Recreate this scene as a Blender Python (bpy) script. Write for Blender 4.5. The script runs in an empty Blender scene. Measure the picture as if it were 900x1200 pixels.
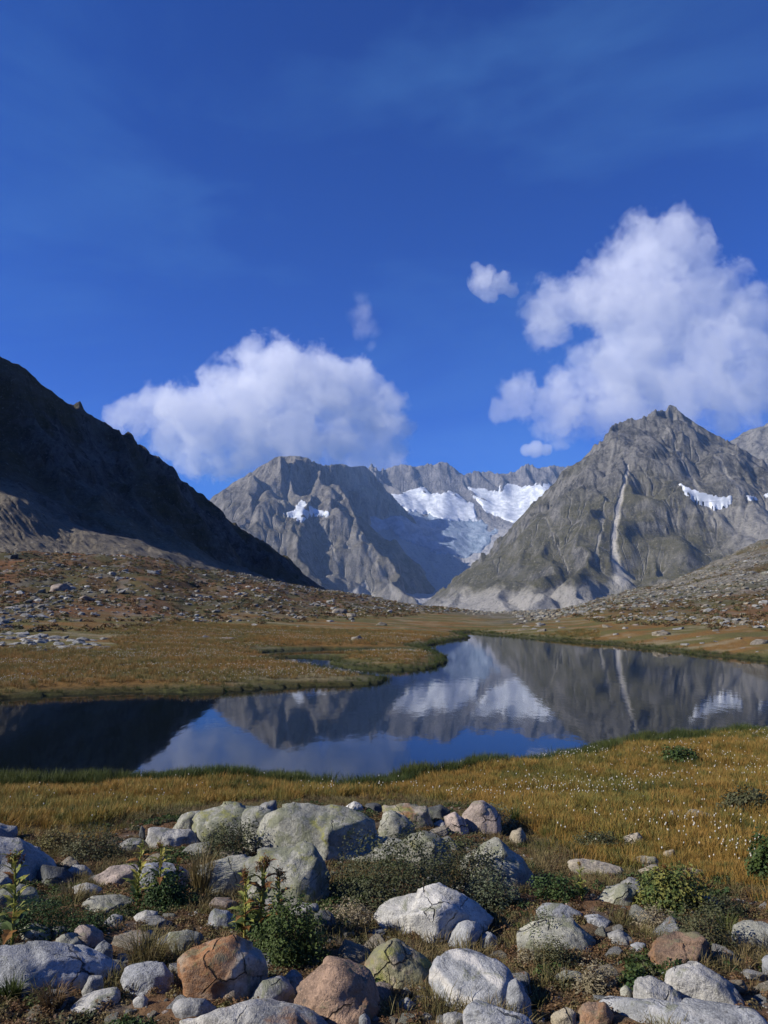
import bpy, bmesh, math, random
import numpy as np
from mathutils import Vector, Matrix, Euler

# ------------------------------------------------------------------ scene, camera, sky, sun, exposure
SC = bpy.context.scene
COL = SC.collection
SC.render.engine = 'CYCLES'
SC.cycles.max_bounces = 8
SC.cycles.diffuse_bounces = 3
SC.cycles.glossy_bounces = 3
SC.cycles.transmission_bounces = 3
SC.cycles.volume_bounces = 5
SC.cycles.transparent_max_bounces = 8
SC.cycles.volume_step_rate = 1.0
SC.cycles.volume_max_steps = 64
SC.cycles.use_denoising = True
SC.cycles.caustics_reflective = False
SC.cycles.caustics_refractive = False

CAMZ = 3.5
FPX = 900.0
PITCH = math.atan(102 / 900)
cam_d = bpy.data.cameras.new('camera')
cam_d.sensor_fit = 'VERTICAL'
cam_d.sensor_height = 24
cam_d.lens = 18
cam_d.clip_start = 0.05
cam_d.clip_end = 60000
cam = bpy.data.objects.new('camera', cam_d)
COL.objects.link(cam)
cam.location = (0, 0, CAMZ)
cam.rotation_euler = (math.radians(90) + PITCH, 0, 0)
SC.camera = cam

SUN_EL = math.radians(31)
SUN_AZ = math.radians(-104)          # measured from +Y (view direction) towards +X
world = bpy.data.worlds.new('World')
SC.world = world
world.use_nodes = True
wn, wl = world.node_tree.nodes, world.node_tree.links
wn.clear()
sky = wn.new('ShaderNodeTexSky')
sky.sky_type = 'NISHITA'
sky.sun_disc = False
sky.sun_elevation = SUN_EL
sky.sun_rotation = SUN_AZ
sky.altitude = 2300
sky.air_density = 1.0
sky.dust_density = 0.3
sky.ozone_density = 3.0
tint = wn.new('ShaderNodeMix'); tint.data_type = 'RGBA'; tint.blend_type = 'MULTIPLY'
tint.inputs[0].default_value = 1.0
tint.inputs[7].default_value = (0.07, 0.37, 1.05, 1)
# thin cirrus veils in the sky
tc = wn.new('ShaderNodeTexCoord')
mp = wn.new('ShaderNodeMapping'); mp.inputs['Scale'].default_value = (1.4, 1.0, 4.0); mp.inputs['Rotation'].default_value = (0.2, 0.5, 0.3)
ns = wn.new('ShaderNodeTexNoise'); ns.inputs['Scale'].default_value = 1.7; ns.inputs['Detail'].default_value = 7; ns.inputs['Roughness'].default_value = 0.55; ns.inputs['Distortion'].default_value = 0.5
rp = wn.new('ShaderNodeMapRange'); rp.inputs[1].default_value = 0.45; rp.inputs[2].default_value = 0.85; rp.inputs[3].default_value = 0; rp.inputs[4].default_value = 0.36
mxc = wn.new('ShaderNodeMix'); mxc.data_type = 'RGBA'
mxc.inputs[7].default_value = (.9, 2.7, 5.8, 1)
bg = wn.new('ShaderNodeBackground'); bg.inputs[1].default_value = 0.088
wo = wn.new('ShaderNodeOutputWorld')
wl.new(sky.outputs[0], tint.inputs[6])
wl.new(tc.outputs['Generated'], mp.inputs[0]); wl.new(mp.outputs[0], ns.inputs[0]); wl.new(ns.outputs[0], rp.inputs[0])
wl.new(rp.outputs[0], mxc.inputs[0]); wl.new(tint.outputs[2], mxc.inputs[6])
wl.new(mxc.outputs[2], bg.inputs[0]); wl.new(bg.outputs[0], wo.inputs[0])

sun_d = bpy.data.lights.new('sun', 'SUN')
sun_d.energy = 5.0
sun_d.angle = math.radians(0.5)
sun_d.color = (1.0, 0.93, 0.82)
sun = bpy.data.objects.new('sun', sun_d)
COL.objects.link(sun)
SUNV = Vector((math.sin(SUN_AZ) * math.cos(SUN_EL), math.cos(SUN_AZ) * math.cos(SUN_EL), math.sin(SUN_EL)))
sun.rotation_euler = SUNV.to_track_quat('Z', 'Y').to_euler()
sun.location = (-20, -5, 30)

SC.view_settings.view_transform = 'Standard'
SC.view_settings.look = 'None'
SC.view_settings.gamma = 1
SC.view_settings.exposure = 0.58

# ------------------------------------------------------------------ numpy noise
_rng = np.random.RandomState(7)
_perm = np.concatenate([_rng.permutation(256)] * 2)
_g2 = np.stack([np.cos(np.linspace(0, 2 * np.pi, 256, endpoint=False)), np.sin(np.linspace(0, 2 * np.pi, 256, endpoint=False))], 1)
_g3 = _rng.normal(size=(256, 3)); _g3 /= np.linalg.norm(_g3, axis=1)[:, None]

def perlin(x, y):
    xi = np.floor(x).astype(int); yi = np.floor(y).astype(int)
    xf = x - xi; yf = y - yi
    u = xf * xf * xf * (xf * (xf * 6 - 15) + 10); v = yf * yf * yf * (yf * (yf * 6 - 15) + 10)
    def g(ix, iy, dx, dy):
        h = _perm[(_perm[ix & 255] + iy) & 255]
        return _g2[h, 0] * dx + _g2[h, 1] * dy
    a = g(xi, yi, xf, yf); b = g(xi + 1, yi, xf - 1, yf)
    c = g(xi, yi + 1, xf, yf - 1); d = g(xi + 1, yi + 1, xf - 1, yf - 1)
    return (a + u * (b - a) + v * ((c + u * (d - c)) - (a + u * (b - a)))) * 1.5

def fbm(x, y, oct=5, gain=0.5, lac=2.03):
    s = 0; a = 1; f = 1
    for i in range(oct):
        s = s + a * perlin(x * f + i * 17.3, y * f + i * 9.7); a *= gain; f *= lac
    return s

def ridged(x, y, oct=5, gain=0.5, lac=2.03):
    s = 0; a = 1; f = 1; w = 1
    for i in range(oct):
        n = 1 - np.abs(perlin(x * f + i * 31.7, y * f + i * 11.1)) * 1.6
        n = np.clip(n, 0, 1) ** 2 * w
        s = s + a * n; w = np.clip(n * 1.6, 0, 1); a *= gain; f *= lac
    return s

def perlin3(p):
    i = np.floor(p).astype(int); f = p - i
    u = f * f * f * (f * (f * 6 - 15) + 10)
    out = 0
    for dx in (0, 1):
        for dy in (0, 1):
            for dz in (0, 1):
                h = _perm[(_perm[(_perm[(i[:, 0] + dx) & 255] + i[:, 1] + dy) & 255] + i[:, 2] + dz) & 255]
                d = f - np.array([dx, dy, dz])
                w = (u[:, 0] if dx else 1 - u[:, 0]) * (u[:, 1] if dy else 1 - u[:, 1]) * (u[:, 2] if dz else 1 - u[:, 2])
                out = out + w * (_g3[h] * d).sum(1)
    return out * 1.4

def fbm3(p, oct=4, gain=0.5, lac=2.1):
    s = 0; a = 1; f = 1
    for i in range(oct):
        s = s + a * perlin3(p * f + i * 13.1); a *= gain; f *= lac
    return s

def sstep(a, b, x):
    if a > b: return 1 - sstep(b, a, x)
    t = np.clip((x - a) / (b - a), 0, 1)
    return t * t * (3 - 2 * t)

# ------------------------------------------------------------------ where a point of the photograph lies in the place
CP, SP = math.cos(PITCH), math.sin(PITCH)
def look(px, py):
    """direction of sight as slopes: x per metre of depth, height per metre of depth"""
    a = (np.asarray(px, float) - 450) / FPX; b = (600 - np.asarray(py, float)) / FPX
    f = CP - b * SP
    return a / f, (SP + b * CP) / f
def spot(px, py, depth):
    u, e = look(px, py)
    return np.array([u * depth, depth + 0 * u, CAMZ + e * depth])
def on_level(px, py, z=0.0):
    u, e = look(px, py)
    y = (z - CAMZ) / e
    return u * y, y
def pix(x, y, z):
    zz = z - CAMZ
    f = y * CP + zz * SP
    return 450 + FPX * x / f, 600 - FPX * (-y * SP + zz * CP) / f

# ------------------------------------------------------------------ object helpers
def tag(o, label=None, cat=None, group=None, kind=None):
    if label: o['label'] = label
    if cat: o['category'] = cat
    if group: o['group'] = group
    if kind: o['kind'] = kind
    return o

def np_mesh(name, V, F, smooth=True, mats=(), fmat=None):
    """V (n,3); F (m,3) or (m,4) array"""
    V = np.ascontiguousarray(V, dtype=np.float32); F = np.ascontiguousarray(F, dtype=np.int32)
    me = bpy.data.meshes.new(name)
    k = F.shape[1]
    me.vertices.add(len(V)); me.vertices.foreach_set('co', V.ravel())
    me.loops.add(F.size); me.loops.foreach_set('vertex_index', F.ravel())
    me.polygons.add(len(F))
    me.polygons.foreach_set('loop_start', np.arange(0, F.size, k, dtype=np.int32))
    me.polygons.foreach_set('loop_total', np.full(len(F), k, dtype=np.int32))
    if fmat is not None: me.polygons.foreach_set('material_index', np.ascontiguousarray(fmat, dtype=np.int32))
    me.polygons.foreach_set('use_smooth', np.full(len(F), smooth))
    for m in mats: me.materials.append(m)
    me.update(calc_edges=True); me.validate()
    return me

def add(name, me, parent=None, loc=None):
    o = bpy.data.objects.new(name, me); COL.objects.link(o)
    if parent is not None: o.parent = parent
    if loc is not None: o.location = loc
    return o

def set_attr(me, name, arr, typ='FLOAT'):
    a = me.attributes.new(name, typ, 'POINT')
    if typ == 'FLOAT': a.data.foreach_set('value', np.ascontiguousarray(arr, dtype=np.float32))
    elif typ == 'FLOAT_VECTOR': a.data.foreach_set('vector', np.ascontiguousarray(arr, dtype=np.float32).ravel())
    elif typ == 'FLOAT_COLOR':
        c = np.ones((len(arr), 4), dtype=np.float32); c[:, :3] = arr
        a.data.foreach_set('color', c.ravel())

def grid_faces(nr, nc, wrap=False):
    i = np.arange(nr - 1)[:, None]; j = np.arange(nc if wrap else nc - 1)[None, :]
    a = i * nc + j; b = i * nc + (j + 1) % nc
    return np.stack([a, b, b + nc, a + nc], -1).reshape(-1, 4)

# ------------------------------------------------------------------ material helpers
class NT:
    def __init__(s, name):
        s.m = bpy.data.materials.new(name); s.m.use_nodes = True
        s.n = s.m.node_tree.nodes; s.l = s.m.node_tree.links
        s.n.clear()
        s.out = s.n.new('ShaderNodeOutputMaterial')
    def node(s, t, **kw):
        n = s.n.new(t)
        for k, v in kw.items(): setattr(n, k, v)
        return n
    def put(s, sock, v):
        if hasattr(v, 'is_output') or isinstance(v, bpy.types.NodeSocket): s.l.new(v, sock)
        elif isinstance(v, (tuple, list)) and sock.type == 'RGBA' and len(v) == 3: sock.default_value = (*v, 1)
        else: sock.default_value = v
    def coord(s, which='Object'):
        return s.node('ShaderNodeTexCoord').outputs[which]
    def pos(s):
        return s.node('ShaderNodeNewGeometry').outputs['Position']
    def map(s, v, scale=(1, 1, 1), rot=(0, 0, 0)):
        m = s.node('ShaderNodeMapping'); s.put(m.inputs[0], v)
        m.inputs['Scale'].default_value = scale; m.inputs['Rotation'].default_value = rot
        return m.outputs[0]
    def noise(s, v, scale, detail=5, rough=0.55, dist=0.0, col=False):
        n = s.node('ShaderNodeTexNoise'); s.put(n.inputs['Vector'], v)
        s.put(n.inputs['Scale'], scale); n.inputs['Detail'].default_value = detail
        n.inputs['Roughness'].default_value = rough; n.inputs['Distortion'].default_value = dist
        return n.outputs[1 if col else 0]
    def voro(s, v, scale, feature='F1', rnd=1.0, out=0):
        n = s.node('ShaderNodeTexVoronoi', feature=feature); s.put(n.inputs['Vector'], v)
        n.inputs['Scale'].default_value = scale; n.inputs['Randomness'].default_value = rnd
        return n.outputs[out]
    def rng(s, v, a, b, c=0.0, d=1.0, smooth=True):
        n = s.node('ShaderNodeMapRange'); n.interpolation_type = 'SMOOTHSTEP' if smooth else 'LINEAR'
        s.put(n.inputs[0], v)
        for i, q in enumerate((a, b, c, d)): s.put(n.inputs[i + 1], q)
        return n.outputs[0]
    def math(s, op, a, b=0.0, c=None):
        n = s.node('ShaderNodeMath', operation=op)
        s.put(n.inputs[0], a); s.put(n.inputs[1], b)
        if c is not None: s.put(n.inputs[2], c)
        return n.outputs[0]
    def mix(s, f, a, b, mode='MIX'):
        n = s.node('ShaderNodeMix', data_type='RGBA', blend_type=mode)
        s.put(n.inputs[0], f); s.put(n.inputs[6], a); s.put(n.inputs[7], b)
        return n.outputs[2]
    def attr(s, name, typ='GEOMETRY', out='Fac'):
        n = s.node('ShaderNodeAttribute', attribute_name=name, attribute_type=typ)
        return n.outputs[out]
    def bump(s, h, strength, dist, normal=None):
        n = s.node('ShaderNodeBump'); s.put(n.inputs['Height'], h)
        n.inputs['Strength'].default_value = strength; n.inputs['Distance'].default_value = dist
        if normal is not None: s.put(n.inputs['Normal'], normal)
        return n.outputs[0]
    def bsdf(s, color, rough=0.85, normal=None, spec=0.3, **kw):
        n = s.node('ShaderNodeBsdfPrincipled')
        s.put(n.inputs['Base Color'], color); s.put(n.inputs['Roughness'], rough)
        n.inputs['Specular IOR Level'].default_value = spec
        if normal is not None: s.put(n.inputs['Normal'], normal)
        for k, v in kw.items(): s.put(n.inputs[k], v)
        s.l.new(n.outputs[0], s.out.inputs[0])
        return n
# ------------------------------------------------------------------ shoreline of the tarn (points of the photograph laid on the water level)
SHORE = [(-420, 935), (-200, 922), (-60, 917), (60, 921), (130, 918), (200, 914), (280, 912), (345, 914), (375, 920), (410, 921), (440, 915), (480, 909), (540, 902), (600, 896),
         (636, 890), (690, 881), (730, 875), (790, 868), (840, 864), (900, 860), (1000, 849), (1150, 830), (1300, 806),
         (1150, 798), (1020, 787), (900, 775), (850, 770), (800, 765), (750, 759), (700, 754), (650, 750), (600, 746), (570, 743), (552, 741), (538, 742), (550, 747), (530, 751), (505, 756), (490, 760),
         (505, 762), (517, 767), (524, 773), (518, 780), (500, 785), (470, 787), (430, 784.5), (404, 781.5), (390, 778), (386, 772.5), (345, 770.8), (312, 773), (330, 778), (370, 781.5), (392, 787), (425, 791.5), (450, 794), (461, 796), (458, 797), (440, 801), (400, 804),
         (330, 808), (240, 811), (140, 813), (60, 816), (0, 819), (-150, 823), (-400, 826), (-800, 845)]
sx, sy = on_level([p[0] for p in SHORE], [p[1] for p in SHORE])
# the pools in the far bog
POOL = [(290, 767.5), (330, 763), (380, 761), (430, 761.5), (480, 763), (464, 767), (400, 768), (340, 769.5)]
qx, qy = on_level([p[0] for p in POOL], [p[1] for p in POOL])

def poly_sd(x, y, px_, py_):
    """signed distance to a polygon: negative inside"""
    d = np.full(x.shape, 1e9); inside = np.zeros(x.shape, bool)
    n = len(px_)
    for i in range(n):
        ax, ay, bx_, by_ = px_[i], py_[i], px_[(i + 1) % n], py_[(i + 1) % n]
        ex, ey = bx_ - ax, by_ - ay
        t = np.clip(((x - ax) * ex + (y - ay) * ey) / (ex * ex + ey * ey + 1e-9), 0, 1)
        d = np.minimum(d, (x - ax - t * ex) ** 2 + (y - ay - t * ey) ** 2)
        c = ((ay > y) != (by_ > y)) & (x < (bx_ - ax) * (y - ay) / (by_ - ay + 1e-12) + ax)
        inside ^= c
    d = np.sqrt(d)
    return np.where(inside, -d, d)

# heights of the ground along lines of sight: (depth, height)
TAB = [
    (-900, [(0, 1.9), (6, 1.3), (14, .5), (20, .35), (60, 2), (80, 4), (150, 16), (200, 24), (350, 60), (700, 40), (1500, 20), (9000, 0)]),
    (-300, [(0, 1.9), (6, 1.25), (14, .4), (20, .3), (45, 1.2), (80, 6), (120, 12), (150, 15), (190, 13), (300, 12), (600, 0), (1500, -20), (9000, -40)]),
    (0,    [(0, 1.9), (3, 1.68), (6, 1.22), (10, .78), (14, .33), (20, .25), (32, .35), (48, .6), (60, 1.5), (85, 4.3), (115, 8.6), (150, 13), (175, 13.2), (240, 6), (600, -10), (1500, -40), (9000, -40)]),
    (150,  [(0, 1.9), (3, 1.68), (6, 1.2), (10, .76), (14, .33), (20, .25), (32, .35), (55, .6), (70, 1.7), (95, 4.7), (125, 8.9), (150, 12.1), (175, 12), (240, 3), (600, -20), (1500, -40), (9000, -40)]),
    (250,  [(0, 1.9), (3, 1.68), (6, 1.2), (10, .78), (14, .33), (20, .25), (32, .3), (60, .55), (80, 1.6), (105, 4.3), (135, 7.8), (160, 9.5), (190, 8.5), (250, 0), (600, -25), (1500, -45), (9000, -40)]),
    (400,  [(0, 1.9), (3, 1.68), (6, 1.2), (10, .85), (14, .33), (20, .2), (36, .25), (65, .5), (90, 1.1), (120, 2.5), (155, 4.4), (180, 5.2), (200, 4.6), (260, -4), (600, -25), (1500, -45), (9000, -40)]),
    (500,  [(0, 1.9), (3, 1.68), (6, 1.2), (10, .80), (14, .3), (20, .2), (40, .25), (62, .4), (90, .6), (130, 1.2), (170, 1.9), (200, 1.6), (260, -5), (600, -30), (1500, -50), (9000, -40)]),
    (580,  [(0, 1.9), (3, 1.68), (6, 1.2), (10, .75), (14, .3), (20, .2), (40, .25), (70, .3), (100, .45), (150, .7), (180, .5), (220, -3), (600, -30), (1500, -55), (9000, -40)]),
    (650,  [(0, 1.9), (3, 1.66), (6, 1.2), (10, .75), (14, .3), (20, .2), (55, .25), (80, .6), (110, 1.0), (150, 1.2), (190, .9), (240, -3), (600, -30), (1500, -55), (9000, -40)]),
    (750,  [(0, 1.9), (3, 1.66), (6, 1.2), (10, .75), (14, .36), (20, .25), (50, .25), (65, .8), (90, 1.9), (120, 3.3), (160, 5.1), (200, 6.4), (230, 6.2), (300, 2), (600, -20), (1500, -50), (9000, -40)]),
    (900,  [(0, 1.9), (3, 1.66), (6, 1.2), (10, .78), (14, .42), (20, .25), (41, .25), (55, 1.0), (80, 2.6), (110, 4.6), (150, 9.5), (200, 16), (250, 22.5), (290, 24), (380, 20), (600, 5), (1500, -30), (9000, -40)]),
    (1150, [(0, 1.9), (3, 1.66), (6, 1.25), (10, .8), (14, .45), (20, .3), (34, .3), (50, 1.6), (80, 4.2), (110, 8), (150, 16), (200, 27), (260, 40), (330, 46), (450, 40), (700, 20), (1500, -10), (9000, -40)]),
    (1800, [(0, 1.9), (6, 1.4), (14, .6), (20, .4), (30, 1), (50, 4), (80, 10), (150, 30), (260, 70), (400, 80), (700, 60), (1500, 20), (9000, 0)]),
]
LG = np.linspace(0, math.log(9001), 240)
TU = np.array([(p[0] - 450) / FPX for p in TAB])
TZ = np.array([np.interp(LG, [math.log(1 + d) for d, z in r], [z for d, z in r]) for _, r in TAB])

def table(x, y):
    yy = np.maximum(y, 0.0)
    r = np.where(y > 0.5, y, 0.5)
    u = np.clip(x / r, TU[0], TU[-1])
    ui = np.clip(np.searchsorted(TU, u) - 1, 0, len(TU) - 2)
    uf = (u - TU[ui]) / (TU[ui + 1] - TU[ui]); uf = uf * uf * (3 - 2 * uf) * .5 + uf * .5
    lf = np.log(1 + yy) / LG[1]; li = np.clip(lf.astype(int), 0, len(LG) - 2); lf = np.clip(lf - li, 0, 1)
    z0 = TZ[ui, li] * (1 - lf) + TZ[ui, li + 1] * lf
    z1 = TZ[ui + 1, li] * (1 - lf) + TZ[ui + 1, li + 1] * lf
    return z0 * (1 - uf) + z1 * uf

def shore_sd(x, y):
    w = 0.35 * sstep(3, 20, y)
    xx = x + w * perlin(x * .45, y * .45) ; yy = y + w * 2.2 * perlin(x * .35 + 9, y * .3 + 4)
    far = (y > 230) | (y < -5) | (np.abs(x) > 200)
    out = np.full(x.shape, 60.0)
    m = ~far
    a = poly_sd(xx[m], yy[m], sx, sy); b = poly_sd(xx[m], yy[m], qx, qy)
    out[m] = np.minimum(a, b)
    return out

def height(x, y, sd=None):
    x = np.asarray(x, float); y = np.asarray(y, float)
    if sd is None: sd = shore_sd(x, y)
    z = table(x, y)
    near = 1 - sstep(10, 16, y)
    # small relief underfoot
    z = z + near * (.05 * fbm(x * .9, y * .9, 4) + .012 * fbm(x * 7, y * 7, 3)) * sstep(-1, 1, y)
    mid = sstep(14, 30, y)
    z = z + mid * (.06 * fbm(x * .5, y * .5, 3)) * sstep(0, 3, sd)
    # hummocks and ledges on the far slopes
    rise = sstep(1.0, 5.0, z) * sstep(45, 80, y)
    big = sstep(20, 300, y)
    z = z + rise * (.55 * fbm(x * .09, y * .05, 5) + .25 * ridged(x * .16, y * .10, 4) - .3) * (1 + 1.2 * sstep(120, 300, y))
    z = z + sstep(300, 900, y) * 9 * fbm(x * .006, y * .006, 5)
    bank = .10 + .16 * sstep(0, 2.2, sd) + .02 * fbm(x * 2.1, y * 2.1, 2)
    zl = bank + (np.maximum(z, .02) - .2) * sstep(0.0, 6.0, sd)
    zl = np.where(y > 215, z, np.where(sd > 6, z + .0, zl))
    t = sstep(4, 8, sd)
    zl = np.where(y > 215, z, zl * (1 - t) + z * t)
    wet = -.05 - .35 * (1 - np.exp(sd * .35)) * 3
    return np.where(sd > 0, zl, np.minimum(wet, -.03))

# ------------------------------------------------------------------ ground sheet
th = np.radians(np.concatenate([np.linspace(-180, -62, 26)[:-1], np.linspace(-62, -31, 30)[:-1], np.linspace(-31, 31, 470), np.linspace(31, 62, 30)[1:], np.linspace(62, 180, 26)[1:-1]]))
rr = np.concatenate([[0.02], np.geomspace(.8, 3, 26)[:-1], np.geomspace(3, 16, 190)[:-1], np.geomspace(16, 330, 300)[:-1], np.geomspace(330, 6350, 40)])
TH, RR = np.meshgrid(th, rr)
GX = (np.sin(TH) * RR).ravel(); GY = (np.cos(TH) * RR).ravel()
GSD = shore_sd(GX, GY)
GZ = height(GX, GY, GSD)
GV = np.stack([GX, GY, GZ], 1)
gm = np_mesh('ground', GV, grid_faces(len(rr), len(th), wrap=True)[:, ::-1])
# what grows or lies where: colour of the ground cover in world space
def lerp(a, b, t): return a + (b - a) * t[:, None]
def zones(x, y, z, sd):
    """masks: meadow, soil, brown heath, rubble"""
    n1 = fbm(x * .25, y * .25, 4); n2 = fbm(x * .06 + 5, y * .035, 5); n3 = fbm(x * .9, y * .9, 4)
    # near boundary between boulder ground and cotton-grass meadow, seen on the knoll
    pxl = 450 + 900 * x / np.maximum(y, .5)
    yb = np.interp(pxl, [-200, 0, 130, 200, 300, 420, 560, 620, 700, 900, 1200], [8.9, 8.9, 9.0, 10.8, 12.3, 12.9, 11.4, 8.6, 7.4, 6.2, 6.0])
    meadow = sstep(-.5, .6, y - yb + n3 * .6)
    heath = sstep(1.2, 2.6, z + n1 * .5) * sstep(40, 60, y)
    return meadow, heath, n1, n2, n3
def ground_colour(x, y, z, sd):
    meadow, heath, n1, n2, n3 = zones(x, y, z, sd)
    soil = lerp(np.tile([.085, .060, .034], (len(x), 1)), np.array([.125, .072, .038]), sstep(-.1, .5, n3))
    soil = lerp(soil, np.array([.11, .10, .085]), sstep(.15, .6, fbm(x * 2.3 + 3, y * 2.3, 4)) * .6)
    mead = lerp(np.tile([.085, .070, .016], (len(x), 1)), np.array([.13, .070, .016]), sstep(-.2, .5, n1 + n3 * .4))
    mead = lerp(mead, np.array([.045, .055, .014]), sstep(.1, .5, fbm(x * .7 + 50, y * .5, 4)) * .7)
    c = lerp(soil, mead, meadow)
    # far bog: rust and straw bands
    bog = lerp(np.tile([.095, .085, .028], (len(x), 1)), np.array([.15, .085, .025]), sstep(-.15, .35, fbm(x * .10, y * .35, 4)))
    bog = lerp(bog, np.array([.22, .19, .12]), sstep(.15, .5, fbm(x * .12 + 30, y * .5 + 8, 4)) * .6)
    c = lerp(c, bog, sstep(22, 28, y))
    br = lerp(np.tile([.088, .056, .025], (len(x), 1)), np.array([.135, .066, .027]), sstep(-.2, .4, n2 + n1 * .4))
    br = lerp(br, np.array([.066, .062, .024]), sstep(-.15, .35, fbm(x * .13 + 70, y * .07, 5)) * .9)
    br = lerp(br, np.array([.15, .14, .12]), sstep(.25, .6, fbm(x * .22 + 20, y * .12, 5)) * .5)
    c = lerp(c, br, heath)
    u = x / np.maximum(y, 1)
    # rubble band along the back of the far bank, scree on the right slope
    crest = sstep(125, 165, y + n2 * 30) * sstep(-.35, -.1, u + n2 * .1) * (1 - sstep(.08, .16, u))
    rock = lerp(np.tile([.10, .095, .078], (len(x), 1)), np.array([.17, .16, .14]), sstep(-.3, .4, fbm(x * .5, y * .3, 3)))
    rock = lerp(rock, np.array([.055, .055, .025]), sstep(.1, .5, n2 + .3 * n1) * .7)
    c = lerp(c, rock, crest * .85)
    rs = sstep(.05, .2, u) * sstep(95, 135, y + n2 * 40)
    rs2 = rs * (1 - .85 * sstep(-.05, .25, fbm(x * .02 + 11, y * .03 + 2, 4) + (z - 16) * .03))
    c = lerp(c, rock * .95, rs2)
    olive = np.array([.052, .050, .022])
    c = lerp(c, olive, np.clip(rs - rs2, 0, 1) * .8)
    far = sstep(230, 500, y)
    c = lerp(c, np.array([.12, .115, .10]), far)
    # dark wet rim and lake bed
    c = lerp(c, np.array([.022, .030, .010]), (1 - sstep(.2, 1.6, sd)) * .85)
    c = lerp(c, np.array([.018, .018, .012]), 1 - sstep(-.4, .05, sd))
    return c, meadow, heath, rs2 + crest
GC, GMEAD, GHEATH, GRUB = ground_colour(GX, GY, GZ, GSD)
set_attr(gm, 'cover', GC, 'FLOAT_COLOR')
set_attr(gm, 'rubble', np.clip(GRUB, 0, 1))
t = NT('ground_cover')
P = t.pos()
cov = t.attr('cover', out='Color')
f1 = t.noise(P, 9, 8, .7); f2 = t.noise(P, 60, 5, .7); f3 = t.noise(P, .9, 8, .65)
c = t.mix(t.rng(f1, .3, .7, .0, 1), t.mix(1, cov, (.60, .60, .60), 'MULTIPLY'), t.mix(1, cov, (1.45, 1.42, 1.35), 'MULTIPLY'))
c = t.mix(t.rng(f2, .62, .78), c, (.16, .13, .085))
c = t.mix(t.rng(f2, .38, .25), c, (.02, .014, .008))
v = t.voro(t.map(P, (1, 1, 1)), 1.1, 'F1', out=1)
vd = t.voro(P, 1.1, 'F1', out=0)
c = t.mix(t.math('MULTIPLY', t.rng(vd, .45, .3), t.math('MULTIPLY', t.attr('rubble'), .7)), c, t.mix(v, (.085, .08, .07), (.25, .24, .22)))
h = t.math('ADD', t.math('MULTIPLY', f1, 1.0), t.math('MULTIPLY', f2, .35))
h = t.math('ADD', h, t.math('MULTIPLY', t.rng(vd, .5, .1), t.math('MULTIPLY', t.attr('rubble'), 3)))
n1_ = t.bump(h, .8, .05)
t.bsdf(c, .95, t.bump(f3, .35, .3, n1_), spec=.15)
gm.materials.append(t.m)
ground = add('ground', gm)
tag(ground, 'boulder strewn knoll, cotton grass meadow and brown far banks round the tarn', 'ground', kind='structure')

# ------------------------------------------------------------------ water
lx = np.concatenate([np.linspace(-60, 75, 2)]); wv = np.array([[-75, 6, 0], [95, 6, 0], [95, 122, 0], [-75, 122, 0]], float)
t = NT('tarn_water')
P = t.pos()
r1 = t.noise(t.map(P, (1.0, .45, 1)), 2.6, 3, .5)
r2 = t.noise(t.map(P, (1.0, .5, 1)), 11, 2, .5)
r3 = t.noise(t.map(P, (.05, .11, 1), (0, 0, .5)), 1, 3, .5)
hh = t.math('ADD', t.math('MULTIPLY', r1, .7), t.math('MULTIPLY', r2, .14))
amp = t.rng(r3, .35, .65, .25, 1)
nb = t.bump(t.math('MULTIPLY', hh, amp), .09, .045)
gl = t.node('ShaderNodeBsdfGlossy'); gl.inputs['Roughness'].default_value = .03; gl.inputs[0].default_value = (.96, .97, 1, 1)
t.put(gl.inputs['Normal'], nb)
df = t.node('ShaderNodeBsdfDiffuse'); t.put(df.inputs[0], (.006, .010, .012, 1))
tr = t.node('ShaderNodeBsdfTransparent'); tr.inputs[0].default_value = (.45, .5, .45, 1)
ms0 = t.node('ShaderNodeMixShader'); ms0.inputs[0].default_value = .55
t.l.new(tr.outputs[0], ms0.inputs[1]); t.l.new(df.outputs[0], ms0.inputs[2])
fr = t.node('ShaderNodeFresnel'); fr.inputs[0].default_value = 1.33; t.put(fr.inputs['Normal'], nb)
ms = t.node('ShaderNodeMixShader'); t.l.new(fr.outputs[0], ms.inputs[0]); t.l.new(ms0.outputs[0], ms.inputs[1]); t.l.new(gl.outputs[0], ms.inputs[2])
t.l.new(ms.outputs[0], t.out.inputs[0])
wm = np_mesh('water', wv, np.array([[0, 1, 2, 3]]), mats=[t.m])
water = add('water', wm)
tag(water, 'still dark blue tarn mirroring the mountains and sky', 'lake', kind='structure')
# ------------------------------------------------------------------ mountains: heightfields laid out along lines of sight, built from 3D ridge lines
def seg_dist(x, y, a, b, ke=1.0):
    ex, ey = b[0] - a[0], b[1] - a[1]
    t = np.clip(((x - a[0]) * ex + (y - a[1]) * ey) / (ex * ex + ey * ey + 1e-9), 0, 1)
    dx = x - a[0] - t * ex
    if ke != 1.0: dx = np.where(dx > 0, dx * ke, dx)
    return np.hypot(dx, y - a[1] - t * ey), a[2] + t * (b[2] - a[2])

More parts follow.
